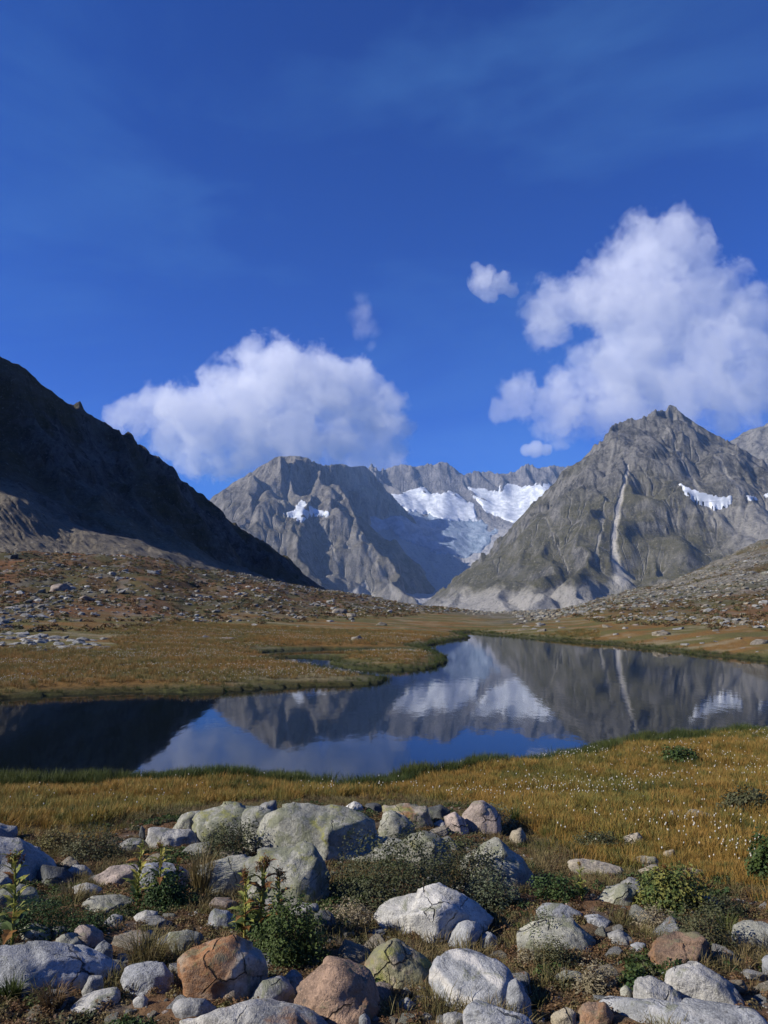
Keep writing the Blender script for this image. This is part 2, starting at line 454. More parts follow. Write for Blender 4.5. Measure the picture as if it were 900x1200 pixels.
def fit_skyline(U, Y, Z, zb, sky_px, jag, seed, jf=1.0):
    us, es = look([p[0] for p in sky_px], [p[1] for p in sky_px])
    u = U[0]
    T = np.interp(u, us, es)
    pxx = 450 + 900 * u
    T = T + jag / 900 * (1.1 * fbm(pxx * .05 * jf + seed, pxx * 0 + seed * 1.7, 6, .66) * np.clip(.45 + fbm(pxx * .02 + 3, pxx * 0 + seed, 2), .1, 1.2) + .12 * (ridged(pxx * .05 * jf + seed, pxx * 0 + seed, 4, .6) - .8))
    ker = np.exp(-(np.arange(-24, 25) / 10.0) ** 2); ker /= ker.sum()
    for _ in range(4):
        E = (Z - CAMZ) / Y
        k = E.argmax(0); cc = np.arange(len(u))
        zs, ys = Z[k, cc], Y[k, cc]
        r = np.clip((T * ys + CAMZ - zb) / np.maximum(zs - zb, 1), .3, 3)
        rs = np.convolve(np.pad(r, 24, mode='edge'), ker, mode='valid')
        near = np.clip((Z - zb) / np.maximum(zs - zb, 1)[None, :], 0, 1.2) ** 14
        Z = zb + (Z - zb) * (rs[None, :] + (r - rs)[None, :] * np.clip(near, 0, 1))
    return Z

def erode(X, Y, Z, iters=9, K=.5, cap=.35, mask=1.0, m=.45):
    """stream-power erosion on the mesh grid: water gathers down the fall line and cuts branching gullies"""
    nr, nc = Z.shape
    idx = np.arange(nr * nc).reshape(nr, nc)
    acc = None
    for it in range(iters):
        best = np.zeros(Z.shape); rec = idx.copy()
        drop = np.zeros(Z.shape)
        for dy in (-1, 0, 1):
            for dx in (-1, 0, 1):
                if dx == 0 and dy == 0: continue
                a = (slice(max(0, -dy), nr - max(0, dy)), slice(max(0, -dx), nc - max(0, dx)))
                b = (slice(max(0, dy), nr + min(0, dy)), slice(max(0, dx), nc + min(0, dx)))
                dist = np.hypot(X[b] - X[a], Y[b] - Y[a])
                s = (Z[a] - Z[b]) / dist
                cur = best[a]; w = s > cur
                best[a] = np.where(w, s, cur); rec[a] = np.where(w, idx[b], rec[a]); drop[a] = np.where(w, Z[a] - Z[b], drop[a])
        order = np.argsort(-Z.ravel(), kind='stable').tolist(); rl = rec.ravel().tolist()
        A = [1.0] * (nr * nc)
        for i in order:
            j = rl[i]
            if j != i: A[j] += A[i]
        A = np.array(A).reshape(nr, nc)
        cut = np.minimum(K * A ** m * best, cap * drop)
        Z = Z - cut * mask
        # loose rock creeps: light smoothing keeps the gully walls at their angle of rest
        Zs = Z.copy(); Zs[1:-1, 1:-1] = (Z[1:-1, 1:-1] * 4 + Z[:-2, 1:-1] + Z[2:, 1:-1] + Z[1:-1, :-2] + Z[1:-1, 2:]) / 8
        Z = Z * .72 + Zs * .28
        acc = A
    return Z, np.log(acc)

def ridge_mountain(name, px0, px1, ncol, y0, y1, nrow, zb, ridges, sky_px, warp, jag, seed, gully, east=1.0, K=.5, iters=9):
    u0 = look(px0, 700)[0]; u1 = look(px1, 700)[0]
    U, Y = np.meshgrid(np.linspace(u0, u1, ncol), np.linspace(y0, y1, nrow))
    X = U * Y
    s = 1.0 / warp
    wx = X + warp * .48 * fbm(X * s * .8 + seed, Y * s * .8, 4, .42); wy = Y + warp * .48 * fbm(X * s * .8 + 40, Y * s * .8 + seed, 4, .42)
    Z = np.full(X.shape, zb, float)
    rnd = random.Random(seed)
    allr = []
    for rd in ridges:
        P3 = [spot(*p) for p in rd[0]]
        allr.append((P3, rd[1], rd[2] if len(rd) > 2 else east))
    for P3, k, ea in allr:
        for a, b in zip(P3[:-1], P3[1:]):
            d, zr = seg_dist(wx, wy, a, b, ea)
            Z = np.maximum(Z, zr - k * d ** .97 * (1 + .0 * d))
    # gullies cut down the fall line: noise drawn out across the contour direction
    gy, gx = np.gradient(Z); 
    dzdy = gy / (Y[1:2, :1] - Y[:1, :1]); dzdx = gx / np.maximum(X[:, 1:2] - X[:, :1], .1)
    mag = np.hypot(dzdx, dzdy) + 1e-4
    hfrac = np.clip((Z - zb) / (Z.max() - zb), 0, 1)
    acr = (X * (-dzdy) + Y * dzdx) / mag      # roughly constant down a fall line on planar faces
    rg = ridged(wx * s * .8 + 7, wy * s * .55 + seed, 6, .46)
    rg2 = ridged(wx * s * 3.0 + 3, wy * s * 2.0 + seed, 5, .55)
    Z = Z + gully * (.55 * (rg - .9) + .16 * (rg2 - .9) * sstep(.2, .6, hfrac)) * sstep(.02, .4, hfrac)
    Z, acc = erode(X, Y, Z, iters, K, mask=(.30 + .70 * sstep(-.25, .25, fbm(X * s * .5 + 90, Y * s * .4 + seed, 3))) * sstep(.07, .20, (Z - zb) / (Z.max() - zb)) * (.35 + .65 * sstep(.2, .55, (Z - zb) / (Z.max() - zb))))
    Z = fit_skyline(U, Y, Z, zb, sky_px, jag, seed)
    V = np.stack([X.ravel(), Y.ravel(), Z.ravel()], 1)
    me = np_mesh(name, V, grid_faces(nrow, ncol))
    global ACC; ACC = acc.ravel()
    return me, V, (nrow, ncol), U, Y, Z

def poly_mask(V, poly, soft=6, amp=7, f=.05, seed=0):
    """1 inside a polygon given in the photograph's pixels, with a ragged edge; evaluated on the mesh's own points"""
    px_, py_ = pix(V[:, 0], V[:, 1], V[:, 2])
    wx = px_ + amp * fbm(px_ * f + seed, py_ * f, 4); wy = py_ + amp * .8 * fbm(px_ * f + 20, py_ * f + seed, 4)
    sd = poly_sd(wx, wy, [p[0] for p in poly], [p[1] for p in poly])
    return 1 - sstep(-soft, soft, sd)

def line_mask(V, pts, widths, amp=3, f=.08, seed=0):
    px_, py_ = pix(V[:, 0], V[:, 1], V[:, 2])
    wx = px_ + amp * fbm(px_ * f + seed, py_ * f, 3)
    m = np.zeros(len(V))
    for (a, b), (w0, w1) in zip(zip(pts[:-1], pts[1:]), zip(widths[:-1], widths[1:])):
        ex, ey = b[0] - a[0], b[1] - a[1]
        t_ = np.clip(((wx - a[0]) * ex + (py_ - a[1]) * ey) / (ex * ex + ey * ey), 0, 1)
        d = np.hypot(wx - a[0] - t_ * ex, py_ - a[1] - t_ * ey)
        w = w0 + (w1 - w0) * t_
        m = np.maximum(m, 1 - sstep(.4, 1.3, d / w))
    return m

def slope_of(shape, V):
    Z = V[:, 2].reshape(shape); X = V[:, 0].reshape(shape); Y = V[:, 1].reshape(shape)
    P = np.stack([X, Y, Z], -1)
    dr = np.gradient(P, axis=0); dc = np.gradient(P, axis=1)
    n = np.cross(dc, dr); n /= np.linalg.norm(n, axis=-1)[..., None] + 1e-9
    return np.abs(n[..., 2]).ravel()

def rock_material(name, dark, light, grass, scree, detail_scale, bump_m, streak=1.0):
    t = NT(name)
    P = t.pos()
    S = detail_scale
    Pv = t.map(P, (1, .8, .22))
    a = t.noise(P, S, 10, .68, .3); b = t.noise(Pv, S * 5, 9, .72, .4); d = t.noise(P, S * 16, 8, .75)
    strat = t.noise(t.map(P, (.25, .25, 1.4), (.25, .1, 0)), S * 4, 10, .72, .6)
    c = t.mix(t.rng(a, .35, .65), dark, light)
    c = t.mix(t.rng(b, .50, .64, 0, .75), c, tuple(min(1, x * 1.25) for x in light))
    c = t.mix(t.rng(b, .50, .38, 0, .85), c, tuple(x * .42 for x in dark))
    g = t.math('MULTIPLY', t.attr('grassy'), t.rng(t.math('ADD', t.math('MULTIPLY', strat, .55), t.math('MULTIPLY', d, .45)), .45, .56))
    c = t.mix(t.math('MULTIPLY', t.attr('grassy'), .62), c, grass)
    c = t.mix(g, c, grass)
    c = t.mix(t.math('MULTIPLY', t.attr('scree'), t.rng(d, .25, .6, .5, 1)), c, scree)
    c = t.mix(t.rng(d, .55, .68, 0, .8), c, tuple(min(1, x * 1.7) for x in light))
    c = t.mix(t.rng(d, .46, .34, 0, .6), c, tuple(x * .4 for x in dark))
    h = t.math('ADD', t.math('ADD', t.math('MULTIPLY', b, 1.3), t.math('MULTIPLY', d, .7)), t.math('MULTIPLY', strat, .8))
    h = t.math('MULTIPLY', h, t.rng(t.attr('scree'), 0, 1, 1, .35))
    t.bsdf(c, .95, t.bump(h, 1.0, bump_m), spec=.1)
    return t.m

def snow_from(name, me_src, V, shape, mask, lift, mat, parent, smooth=26):
    nr, nc = shape
    F = grid_faces(nr, nc)
    M = mask > .04
    keep = M[F].all(1)
    F = F[keep]
    if len(F) == 0: return None
    used = np.unique(F); rem = -np.ones(len(V), int); rem[used] = np.arange(len(used))
    # snow fills the hollows: it follows a smoothed surface and lets the highest rocks through
    Zs = V[:, 2].reshape(shape).copy()
    for _ in range(smooth):
        Zp = np.pad(Zs, 1, mode='edge'); Zs = (Zp[:-2, 1:-1] + Zp[2:, 1:-1] + Zp[1:-1, :-2] + Zp[1:-1, 2:] + 2 * Zs) / 6
    W = V[used].copy()
    bl = .85 * sstep(.45, .95, mask[used])
    W[:, 2] = Zs.ravel()[used] * bl + W[:, 2] * (1 - bl) + lift * 1.6 * (mask[used] - .45)
    m = np_mesh(name, W, rem[F], mats=[mat])
    return add(name, m, parent)

t = NT('old_snow')
P = t.pos()
a = t.noise(P, .03, 8, .65); b = t.noise(t.map(P, (1, .6, 3)), .02, 6, .6)
cv_ = t.noise(t.map(P, (.3, 2.5, 1), (0, 0, .35)), .02, 9, .75, .8)
sc_ = t.mix(t.rng(a, .35, .7), (.42, .46, .50), (.74, .77, .80)); sc_ = t.mix(t.rng(cv_, .56, .66, 0, .7), sc_, (.24, .28, .33))
t.bsdf(sc_, .6, t.bump(t.math('ADD', b, cv_), .45, 5.0), spec=.2)
M_SNOW = t.m
t = NT('bare_glacier_ice')
a = t.noise(t.map(P, (1, .5, 1)) if False else t.pos(), .012, 10, .72, .6); b = t.noise(t.map(t.pos(), (3.0, 1.0, 1)), .008, 8, .7, .3)
t.bsdf(t.mix(t.rng(b, .35, .65), (.12, .17, .24), (.30, .36, .44)), .7, t.bump(t.math('ADD', a, b), 1.0, 14.0), spec=.2)
M_ICE = t.m

# ---- dark hillside on the left
HSKY = [(-700, 60), (-300, 245), (-100, 350), (0, 410), (30, 425), (60, 452), (100, 480), (140, 508), (170, 527), (200, 552), (240, 583), (290, 622), (340, 660), (380, 690), (396, 698), (440, 722), (600, 790)]
def hillside():
    nc, nr = 560, 330
    u0, u1 = look(-430, 650)[0], look(440, 705)[0]
    us, es = look([p[0] for p in HSKY], [p[1] for p in HSKY])
    u = np.linspace(u0, u1, nc); T = np.interp(u, us, es)
    pxx = 450 + 900 * u
    J = (1.8 / 900) * (fbm(pxx * .06, pxx * 0 + 3, 5, .65)) + 2.5 / 900 * np.maximum(0, ridged(pxx * .06, pxx * 0 + 8, 4) - 1.15) * (pxx < 330)
    yc = np.interp(pxx, [-430, -200, 0, 100, 200, 300, 395, 440], [205, 255, 300, 340, 400, 500, 650, 720])
    yb = np.interp(pxx, [-430, 0, 250, 400, 440], [120, 140, 150, 165, 170])
    zb = np.interp(pxx, [-430, 0, 150, 250, 400, 440], [7, 6, 5, 2, -3, -6])
    s = np.concatenate([np.linspace(0, 1, nr - 60), 1 + np.linspace(0, .9, 61)[1:]])
    S, U = np.meshgrid(s, u, indexing='ij')
    Y = yb + (yc - yb) * S; X = U * Y
    zc = CAMZ + T * yc
    prof = np.where(S <= 1, .62 * S + .38 * np.clip(S, 0, 1) ** 2.4, 1 - .9 * (S - 1))
    Z = zb + (zc - zb) * prof + J * yc * np.exp(-((S - 1) / .035) ** 2)
    amt = sstep(0, .15, S) * (1 - .75 * np.exp(-((S - 1) / .04) ** 2)) * sstep(0, 40, zc - 3)
    # slabs and ribs running obliquely down the face
    q = X * .8 + Y * .25; w = -X * .25 + Y * .8 - Z * .5
    rough = sstep(.30, .62, S + .1 * fbm(X * .012, Y * .012, 3))
    Z = Z + amt * (rough * (8.5 * (ridged(q * .014, w * .030, 6, .62) - .9) + 2.0 * (ridged(q * .09, w * .06, 5, .6) - .8)) + 1.4 * fbm(X * .03, Y * .03, 6, .6))
    Z, _ = erode(X, Y, Z, 5, .035)
    V = np.stack([X.ravel(), Y.ravel(), Z.ravel()], 1)
    me = np_mesh('hillside', V, grid_faces(nr, nc))
    n = fbm(X * .02, Y * .02, 4)
    set_attr(me, 'scree', (np.clip(1 - rough, 0, 1) * (1 - .6 * sstep(.1, .4, fbm(X * .01 + 5, Y * .02, 4)))).ravel())
    set_attr(me, 'grassy', (sstep(-.3, .3, n) * .8).ravel())
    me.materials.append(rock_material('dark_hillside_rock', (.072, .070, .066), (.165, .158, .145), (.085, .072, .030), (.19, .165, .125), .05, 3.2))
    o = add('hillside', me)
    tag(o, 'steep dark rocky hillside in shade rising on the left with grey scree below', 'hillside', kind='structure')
hillside()

# ---- mountain on the right
RSKY = [(440, 740), (480, 722), (500, 705), (520, 688), (545, 668), (590, 628), (620, 595), (640, 576), (652, 562), (660, 551), (668, 546), (680, 540), (690, 531), (705, 511), (713, 507), (722, 496), (733, 493), (740, 488), (752, 491), (760, 486), (772, 484), (780, 481), (788, 474), (797, 482), (815, 496), (835, 508), (850, 516), (870, 526), (890, 538), (905, 547), (960, 585), (1100, 640), (1300, 700)]
rid = [
    ([(480, 722, 1850), (545, 668, 2050), (590, 628, 2200), (640, 577, 2400), (668, 547, 2480), (690, 532, 2520), (722, 497, 2600), (788, 477, 2700), (815, 497, 2750), (870, 526, 2850), (905, 548, 2900), (1000, 600, 3000), (1150, 650, 3100)], .85),
    ([(705, 512, 2560), (698, 560, 2300), (690, 620, 2020), (684, 672, 1780), (680, 712, 1600)], .80),
    ([(668, 547, 2480), (655, 585, 2280), (640, 630, 2050), (628, 680, 1800), (620, 712, 1620)], .75),
    ([(740, 490, 2630), (748, 540, 2420), (757, 600, 2130), (765, 650, 1900), (775, 700, 1700)], .85),
    ([(640, 577, 2400), (612, 620, 2180), (590, 660, 1960), (570, 700, 1720)], .75),
    ([(788, 478, 2700), (805, 520, 2500), (800, 590, 2250), (810, 640, 2020), (825, 690, 1820)], .85),
    ([(815, 497, 2750), (845, 545, 2560), (858, 590, 2380), (880, 640, 2150), (905, 690, 1950)], .85),
    ([(870, 526, 2850), (910, 590, 2600), (950, 650, 2300), (990, 700, 2050)], .85),
]
me, V, shp, U, Y, Z = ridge_mountain('mountain', 430, 1130, 620, 1380, 3400, 330, -60, rid, RSKY, 120, 7, 3, 18, 1.0, .34, 9)
nz = slope_of(shp, V)
pxv, pyv = pix(V[:, 0], V[:, 1], V[:, 2])
n = fbm(V[:, 0] * .004, V[:, 1] * .004, 5)
grassy = sstep(.45, .72, nz + n * .12) * sstep(520, 610, pyv + n * 40) * (1 - sstep(690, 705, pyv)) * (1 - .9 * sstep(800, 870, pxv) * (1 - sstep(640, 680, pyv)))
scree = np.maximum.reduce([
    line_mask(V, [(737, 545), (729, 575), (722, 605), (719, 640), (723, 662), (728, 680)], [2, 3.5, 4, 4.5, 7, 16], amp=2.2, seed=2),
    line_mask(V, [(708, 585), (703, 625), (698, 660)], [1.5, 2, 3], seed=5) * .7,
    line_mask(V, [(640, 607), (652, 640), (668, 672)], [1, 1.4, 1.6], seed=8) * .7,
    line_mask(V, [(780, 500), (795, 530), (810, 560), (822, 580)], [2, 2.5, 3, 5], seed=9) * .6,
    line_mask(V, [(838, 535), (855, 560), (870, 578)], [2, 2.5, 3], seed=11) * .6,
    poly_mask(V, [(480, 740), (505, 706), (560, 690), (640, 688), (720, 680), (742, 690), (760, 740)], 5, 8) * .75,
    poly_mask(V, [(800, 590), (870, 585), (1130, 600), (1130, 690), (880, 660), (840, 620)], 10, 14) * .6])
scree = np.maximum(scree, .55 * sstep(3.4, 5.2, ACC) * sstep(.0, .35, n + .25))
chute = line_mask(V, [(737, 545), (729, 575), (722, 605), (719, 640), (723, 662), (728, 680)], [1.2, 2.4, 3.0, 3.4, 4.5, 11], amp=2.2, seed=2)
scree = np.maximum(np.clip(scree, 0, 1) * .8, chute)
set_attr(me, 'scree', scree); set_attr(me, 'grassy', grassy * (1 - .6 * sstep(2.5, 4.5, ACC)))
me.materials.append(rock_material('grey_alpine_rock', (.095, .092, .082), (.215, .205, .18), (.090, .082, .032), (.36, .345, .315), .008, 14))
mtn_r = add('mountain', me)
tag(mtn_r, 'grey rock pyramid on the right with a pale scree chute down its face', 'mountain', kind='structure')
snow_from('snow_patch', me, V, shp, poly_mask(V, [(796, 567), (815, 575), (835, 581), (860, 582), (858, 593), (838, 598), (820, 592), (805, 582)], 1.6, 3, .08), 5, M_SNOW, mtn_r)
snow_from('snow_patch', me, V, shp, poly_mask(V, [(873, 580), (884, 582), (888, 587), (878, 587)], 1.6, 2, .12), 5, M_SNOW, mtn_r)
snow_from('snow_patch', me, V, shp, poly_mask(V, [(893, 580), (902, 577), (912, 583), (900, 584)], 1.6, 2, .12), 5, M_SNOW, mtn_r)

# ---- mountain on the left of the glacier
LSKY = [(120, 720), (200, 640), (240, 592), (252, 580), (275, 565), (300, 549), (325, 535), (345, 534), (362, 537), (372, 542), (395, 544), (410, 547), (428, 546), (436, 553), (446, 566), (455, 578), (468, 588), (478, 602), (492, 617), (505, 655), (530, 720)]
rid = [
    ([(180, 660, 3600), (240, 592, 3780), (300, 549, 3890), (325, 536, 3940)], .95, 1.0),
    ([(325, 536, 3940), (355, 537, 4000)], 1.0, 2.6),
    ([(355, 537, 4000), (405, 546, 4800), (428, 547, 5150), (446, 566, 5180), (470, 590, 5150), (492, 617, 5050), (510, 660, 4800)], 1.4, 2.4),
    ([(362, 538, 4000), (382, 560, 3850), (402, 582, 3720), (424, 604, 3600), (440, 635, 3450), (460, 670, 3250), (480, 705, 3000)], .95, 2.6),
    ([(325, 536, 3850), (322, 575, 3640), (326, 605, 3450), (345, 640, 3220), (365, 680, 3000)], .9, 1.15),
    ([(345, 536, 3920), (350, 570, 3700), (356, 590, 3560)], .95, 2.0),
    ([(290, 556, 3700), (285, 600, 3450), (300, 640, 3200), (320, 690, 2900)], .85, 1.1),
]
me, V, shp, U, Y, Z = ridge_mountain('mountain', 150, 540, 460, 2600, 5450, 400, -60, rid, LSKY, 130, 4, 12, 10, 2.1, .22, 9)
nz = slope_of(shp, V); pxv, pyv = pix(V[:, 0], V[:, 1], V[:, 2])
n = fbm(V[:, 0] * .004, V[:, 1] * .004, 5)
set_attr(me, 'grassy', sstep(.45, .75, nz + n * .12) * sstep(555, 620, pyv + n * 30) * .75)
scree = np.maximum.reduce([poly_mask(V, [(385, 710), (405, 690), (425, 683), (450, 710)], 4, 6) * 1.0,
    line_mask(V, [(378, 610), (392, 650), (400, 670)], [1.5, 2, 3], seed=4) * .5,
    line_mask(V, [(430, 640), (445, 670), (465, 700)], [2, 3, 4], seed=5) * .5, .3 * sstep(.1, .5, n), .55 * sstep(3.4, 5.2, ACC)])
set_attr(me, 'scree', scree)
me.materials.append(rock_material('brown_grey_alpine_rock', (.11, .102, .090), (.245, .228, .20), (.095, .085, .052), (.33, .32, .30), .007, 16))
mtn_l = add('mountain', me)
tag(mtn_l, 'blunt brown grey mountain left of the glacier with one snow patch on its face', 'mountain', kind='structure')
snow_from('snow_patch', me, V, shp, poly_mask(V, [(351, 584), (357, 589), (368, 596), (388, 601), (382, 607), (362, 606), (353, 614), (345, 608), (330, 602), (345, 598)], 1.6, 3, .12), 6, M_SNOW, mtn_l)

# ---- glacier head wall and the ice below it
def profile_terrain(name, px0, px1, ncol, rows, sky_px, zs, jag, seed, feat):
    """rows: list of (depth, [(px, py)...]) : where the surface at that depth appears"""
    u = np.linspace(look(px0, 620)[0], look(px1, 620)[0], ncol)
    ds = [r[0] for r in rows]
    E = np.array([np.interp(u, *look([p[0] for p in r[1]], [p[1] for p in r[1]])) for r in rows])
    yy = np.linspace(ds[0], ds[-1], zs)
    Ei = np.array([np.interp(yy, ds, E[:, j]) for j in range(ncol)]).T
    U, Y = np.meshgrid(u, yy); X = U * Y; Z = CAMZ + Ei * Y
    Z = feat(X, Y, Z)
    Z, acc = erode(X, Y, Z, 6, .32)
    global ACC; ACC = acc.ravel()
    Z = fit_skyline(U, Y, Z, -80, sky_px, jag, seed, 1.6)
    V = np.stack([X.ravel(), Y.ravel(), Z.ravel()], 1)
    return np_mesh(name, V, grid_faces(zs, ncol)), V, (zs, ncol)

FSKY = [(380, 556), (430, 547), (437, 544), (452, 549), (470, 544), (485, 547), (500, 545), (508, 543), (520, 541), (527, 545), (538, 553), (560, 553), (572, 552), (585, 556), (600, 553), (612, 548), (620, 546), (632, 548), (645, 546), (660, 549), (700, 540), (800, 560)]
rows = [(2900, [(350, 715), (500, 712), (700, 712)]),
        (3600, [(350, 690), (430, 672), (500, 690), (560, 690), (700, 690)]),
        (4300, [(350, 650), (430, 630), (500, 650), (560, 655), (700, 650)]),
        (4900, [(350, 620), (430, 604), (500, 622), (550, 632), (700, 625)]),
        (5500, [(350, 590), (430, 585), (500, 602), (560, 612), (620, 612), (700, 600)]),
        (5800, [(350, 575), (440, 568), (470, 578), (520, 577), (545, 580), (600, 590), (640, 580), (700, 580)]),
        (6050, [(350, 556), (430, 547), (520, 542), (560, 553), (645, 547), (700, 545)]),
        (6350, [(350, 640), (700, 640)])]
def feat(X, Y, Z):
    wall = sstep(5650, 5850, Y) * (1 - sstep(6080, 6200, Y))
    Z = Z + wall * (44 * (ridged(X * .0045 + Y * .002, Y * .0040 + 4, 6, .5) - .9))
    Z = Z + (1 - wall) * (20 * fbm(X * .0035, Y * .0025, 6, .5) + 5 * (ridged(X * .010 + Y * .004, Y * .0030, 5, .5) - .9)) * sstep(2900, 3300, Y) * (1 - sstep(6100, 6200, Y))
    return Z
me, V, shp = profile_terrain('mountain', 380, 760, 430, rows, FSKY, 300, 7, 21, feat)
pxv, pyv = pix(V[:, 0], V[:, 1], V[:, 2])
set_attr(me, 'grassy', np.zeros(len(V)))
set_attr(me, 'scree', np.clip(sstep(600, 640, pyv) * .85 + .15, 0, 1))
me.materials.append(rock_material('blue_grey_wall_rock', (.10, .098, .102), (.22, .21, .205), (.08, .08, .05), (.33, .33, .335), .006, 18))
wall = add('mountain', me)
tag(wall, 'jagged far rock wall above the glacier between the two mountains', 'mountain', kind='structure')
snow_from('snowfield', me, V, shp, poly_mask(V, [(436, 556), (452, 580), (478, 577), (492, 573), (505, 580), (530, 578), (540, 582), (556, 597), (565, 612), (540, 612), (505, 604), (470, 598), (452, 590)], 1.6, 5, .05, 3), 12, M_SNOW, wall)
snow_from('snowfield', me, V, shp, poly_mask(V, [(548, 570), (562, 574), (578, 577), (586, 566), (598, 567), (615, 570), (640, 568), (668, 572), (640, 600), (610, 620), (580, 605), (562, 590)], 1.6, 5, .05, 9), 12, M_SNOW, wall)
ice = poly_mask(V, [(380, 590), (452, 588), (500, 604), (560, 612), (590, 625), (545, 655), (500, 645), (460, 625), (380, 612)], 1.6, 8, .06, 4)
snow_from('glacier', me, V, shp, ice, 6, M_ICE, wall)

# ---- dark shoulder at the far right edge
rid = [([(820, 545, 4300), (858, 516, 4200), (880, 503, 4150), (905, 497, 4100), (960, 480, 4100), (1100, 520, 4200)], .8),
       ([(905, 497, 4100), (930, 560, 3800), (960, 640, 3500)], .8)]
me, V, shp, U, Y, Z = ridge_mountain('mountain', 800, 1150, 200, 3420, 4600, 120, -60, rid, [(800, 575), (830, 540), (858, 516), (870, 508), (880, 502), (900, 498), (930, 488), (1000, 478), (1200, 540)], 120, 5, 31, 40)
set_attr(me, 'grassy', np.zeros(len(V))); set_attr(me, 'scree', np.zeros(len(V)) + .1)
me.materials.append(bpy.data.materials['grey_alpine_rock'])
o = add('mountain', me)
tag(o, 'distant rock shoulder showing behind the right flank of the pyramid', 'mountain', kind='structure')

# ------------------------------------------------------------------ clouds (volumes behind and above the mountains, outside the haze)
def cloud_material(name, dens, scale, puffs, erosion=.55, soft=.30):
    """density from the same puffs that shape the body: full inside, thinning to nothing outwards, frayed by noise"""
    t = NT(name)
    P = t.coord('Object')
    n1 = t.noise(P, scale, 9, .66, .25)
    f = None
    for c, R in puffs:
        d = t.node('ShaderNodeVectorMath', operation='DISTANCE'); t.put(d.inputs[0], P); d.inputs[1].default_value = tuple(float(q) for q in c)
        g = t.math('MULTIPLY_ADD', d.outputs['Value'], -1.0 / float(R), 1.0)
        f = g if f is None else t.math('SMOOTH_MAX', f, g, .12)
    f = t.math('ADD', f, t.math('MULTIPLY', t.math('SUBTRACT', n1, .5), erosion * 2.4))
    d = t.math('MULTIPLY', t.rng(f, 0.0, soft), dens)
    v = t.node('ShaderNodeVolumePrincipled')
    v.inputs['Color'].default_value = (.97, .98, 1.0, 1)
    v.inputs['Anisotropy'].default_value = .0
    t.put(v.inputs['Density'], d)
    t.l.new(v.outputs[0], t.out.inputs['Volume'])
    return t.m

def cloud(name, label, D, puffs, dens, scale, vox, seed, thick=.9, erosion=1.25, soft=.20, swell=1.30):
    """puffs: (px, py, radius px) placed at depth D; united into one closed billowing body"""
    bm = bmesh.new()
    rnd = random.Random(seed)
    c0 = spot(puffs[0][0], puffs[0][1], D)
    ps = []
    for px_, py_, r in puffs:
        R = r * D / 900
        c = spot(px_, py_, D + rnd.uniform(-.3, .5) * R) - c0
        ps.append((c, R * 1.05))
        bmesh.ops.create_icosphere(bm, subdivisions=2, radius=1, matrix=Matrix.Translation(c) @ Matrix.Scale(R * swell * 1.06, 4))
    me = bpy.data.meshes.new(name); bm.to_mesh(me); bm.free()
    o = add(name, me, loc=c0)
    rm = o.modifiers.new('unite', 'REMESH'); rm.mode = 'VOXEL'; rm.voxel_size = vox
    dg = bpy.context.evaluated_depsgraph_get(); dg.update()
    me2 = bpy.data.meshes.new_from_object(o.evaluated_get(dg)); o.modifiers.clear(); o.data = me2
    me2.materials.clear(); me2.materials.append(cloud_material(name + '_vapour', dens, scale, ps, erosion, soft))
    me2.name = name
    return tag(o, label, 'cloud', kind='stuff')

CD = 7900
cloud('cloud', 'broad white cumulus bank resting behind the left mountain', CD,
      [(320, 450, 52), (285, 470, 50), (365, 460, 50), (400, 468, 48), (430, 490, 42), (255, 480, 38), (222, 485, 36), (190, 480, 30), (160, 488, 26), (135, 490, 16), (200, 512, 28), (240, 526, 36),
       (300, 510, 50), (350, 510, 48), (400, 510, 42), (445, 500, 36), (300, 425, 28), (330, 418, 24), (455, 520, 24), (462, 492, 20), (474, 500, 14), (455, 470, 20), (440, 450, 16), (470, 530, 18), (430, 540, 30), (462, 540, 22)], .0025, .0034, 60, 3)
cloud('cloud', 'tall white cumulus towering above the right mountain', CD,
      [(770, 300, 52), (740, 290, 32), (790, 275, 28), (815, 305, 28), (720, 340, 45), (690, 350, 36), (645, 360, 34), (640, 385, 26), (760, 370, 70), (830, 350, 48), (870, 370, 42), (900, 385, 36), (840, 420, 62),
       (760, 430, 62), (700, 450, 42), (670, 470, 40), (720, 480, 40), (640, 470, 26), (610, 465, 28), (590, 480, 18), (790, 470, 50), (860, 460, 50), (910, 450, 50), (755, 262, 16), (650, 500, 24)], .0016, .0030, 60, 8)
cloud('cloud', 'small ragged white puff left of the tall cumulus', CD, [(568, 328, 17), (585, 332, 15), (560, 318, 11), (598, 340, 9), (575, 345, 10)], .0032, .0040, 26, 5)
cloud('cloud', 'smallest cloud, a flat white puff over the glacier wall', CD, [(628, 526, 11), (640, 527, 8), (617, 527, 8)], .0050, .0050, 18, 9, erosion=.3)
cloud('cloud', 'faint thin wisp in the blue sky above the left cumulus', CD, [(425, 365, 18), (430, 385, 16), (422, 350, 11), (435, 405, 9)], .0008, .0035, 26, 15, soft=.6)

# ------------------------------------------------------------------ haze
hz = NT('valley_air')
hv = hz.node('ShaderNodeVolumePrincipled')
hv.inputs['Color'].default_value = (.38, .60, 1.0, 1)
hv.inputs['Density'].default_value = .000042
hv.inputs['Anisotropy'].default_value = .0
hz.l.new(hv.outputs[0], hz.out.inputs['Volume'])
b = bmesh.new(); bmesh.ops.create_cube(b, size=1)
bmesh.ops.scale(b, vec=(19000, 15700, 1400), verts=b.verts); bmesh.ops.translate(b, vec=(0, -1400, 1400 / 2 - 150), verts=b.verts)
me = bpy.data.meshes.new('haze'); b.to_mesh(me); b.free(); me.materials.append(hz.m)
haze = add('haze', me); tag(haze, 'thin blue mountain air filling the valley', 'haze', kind='stuff')
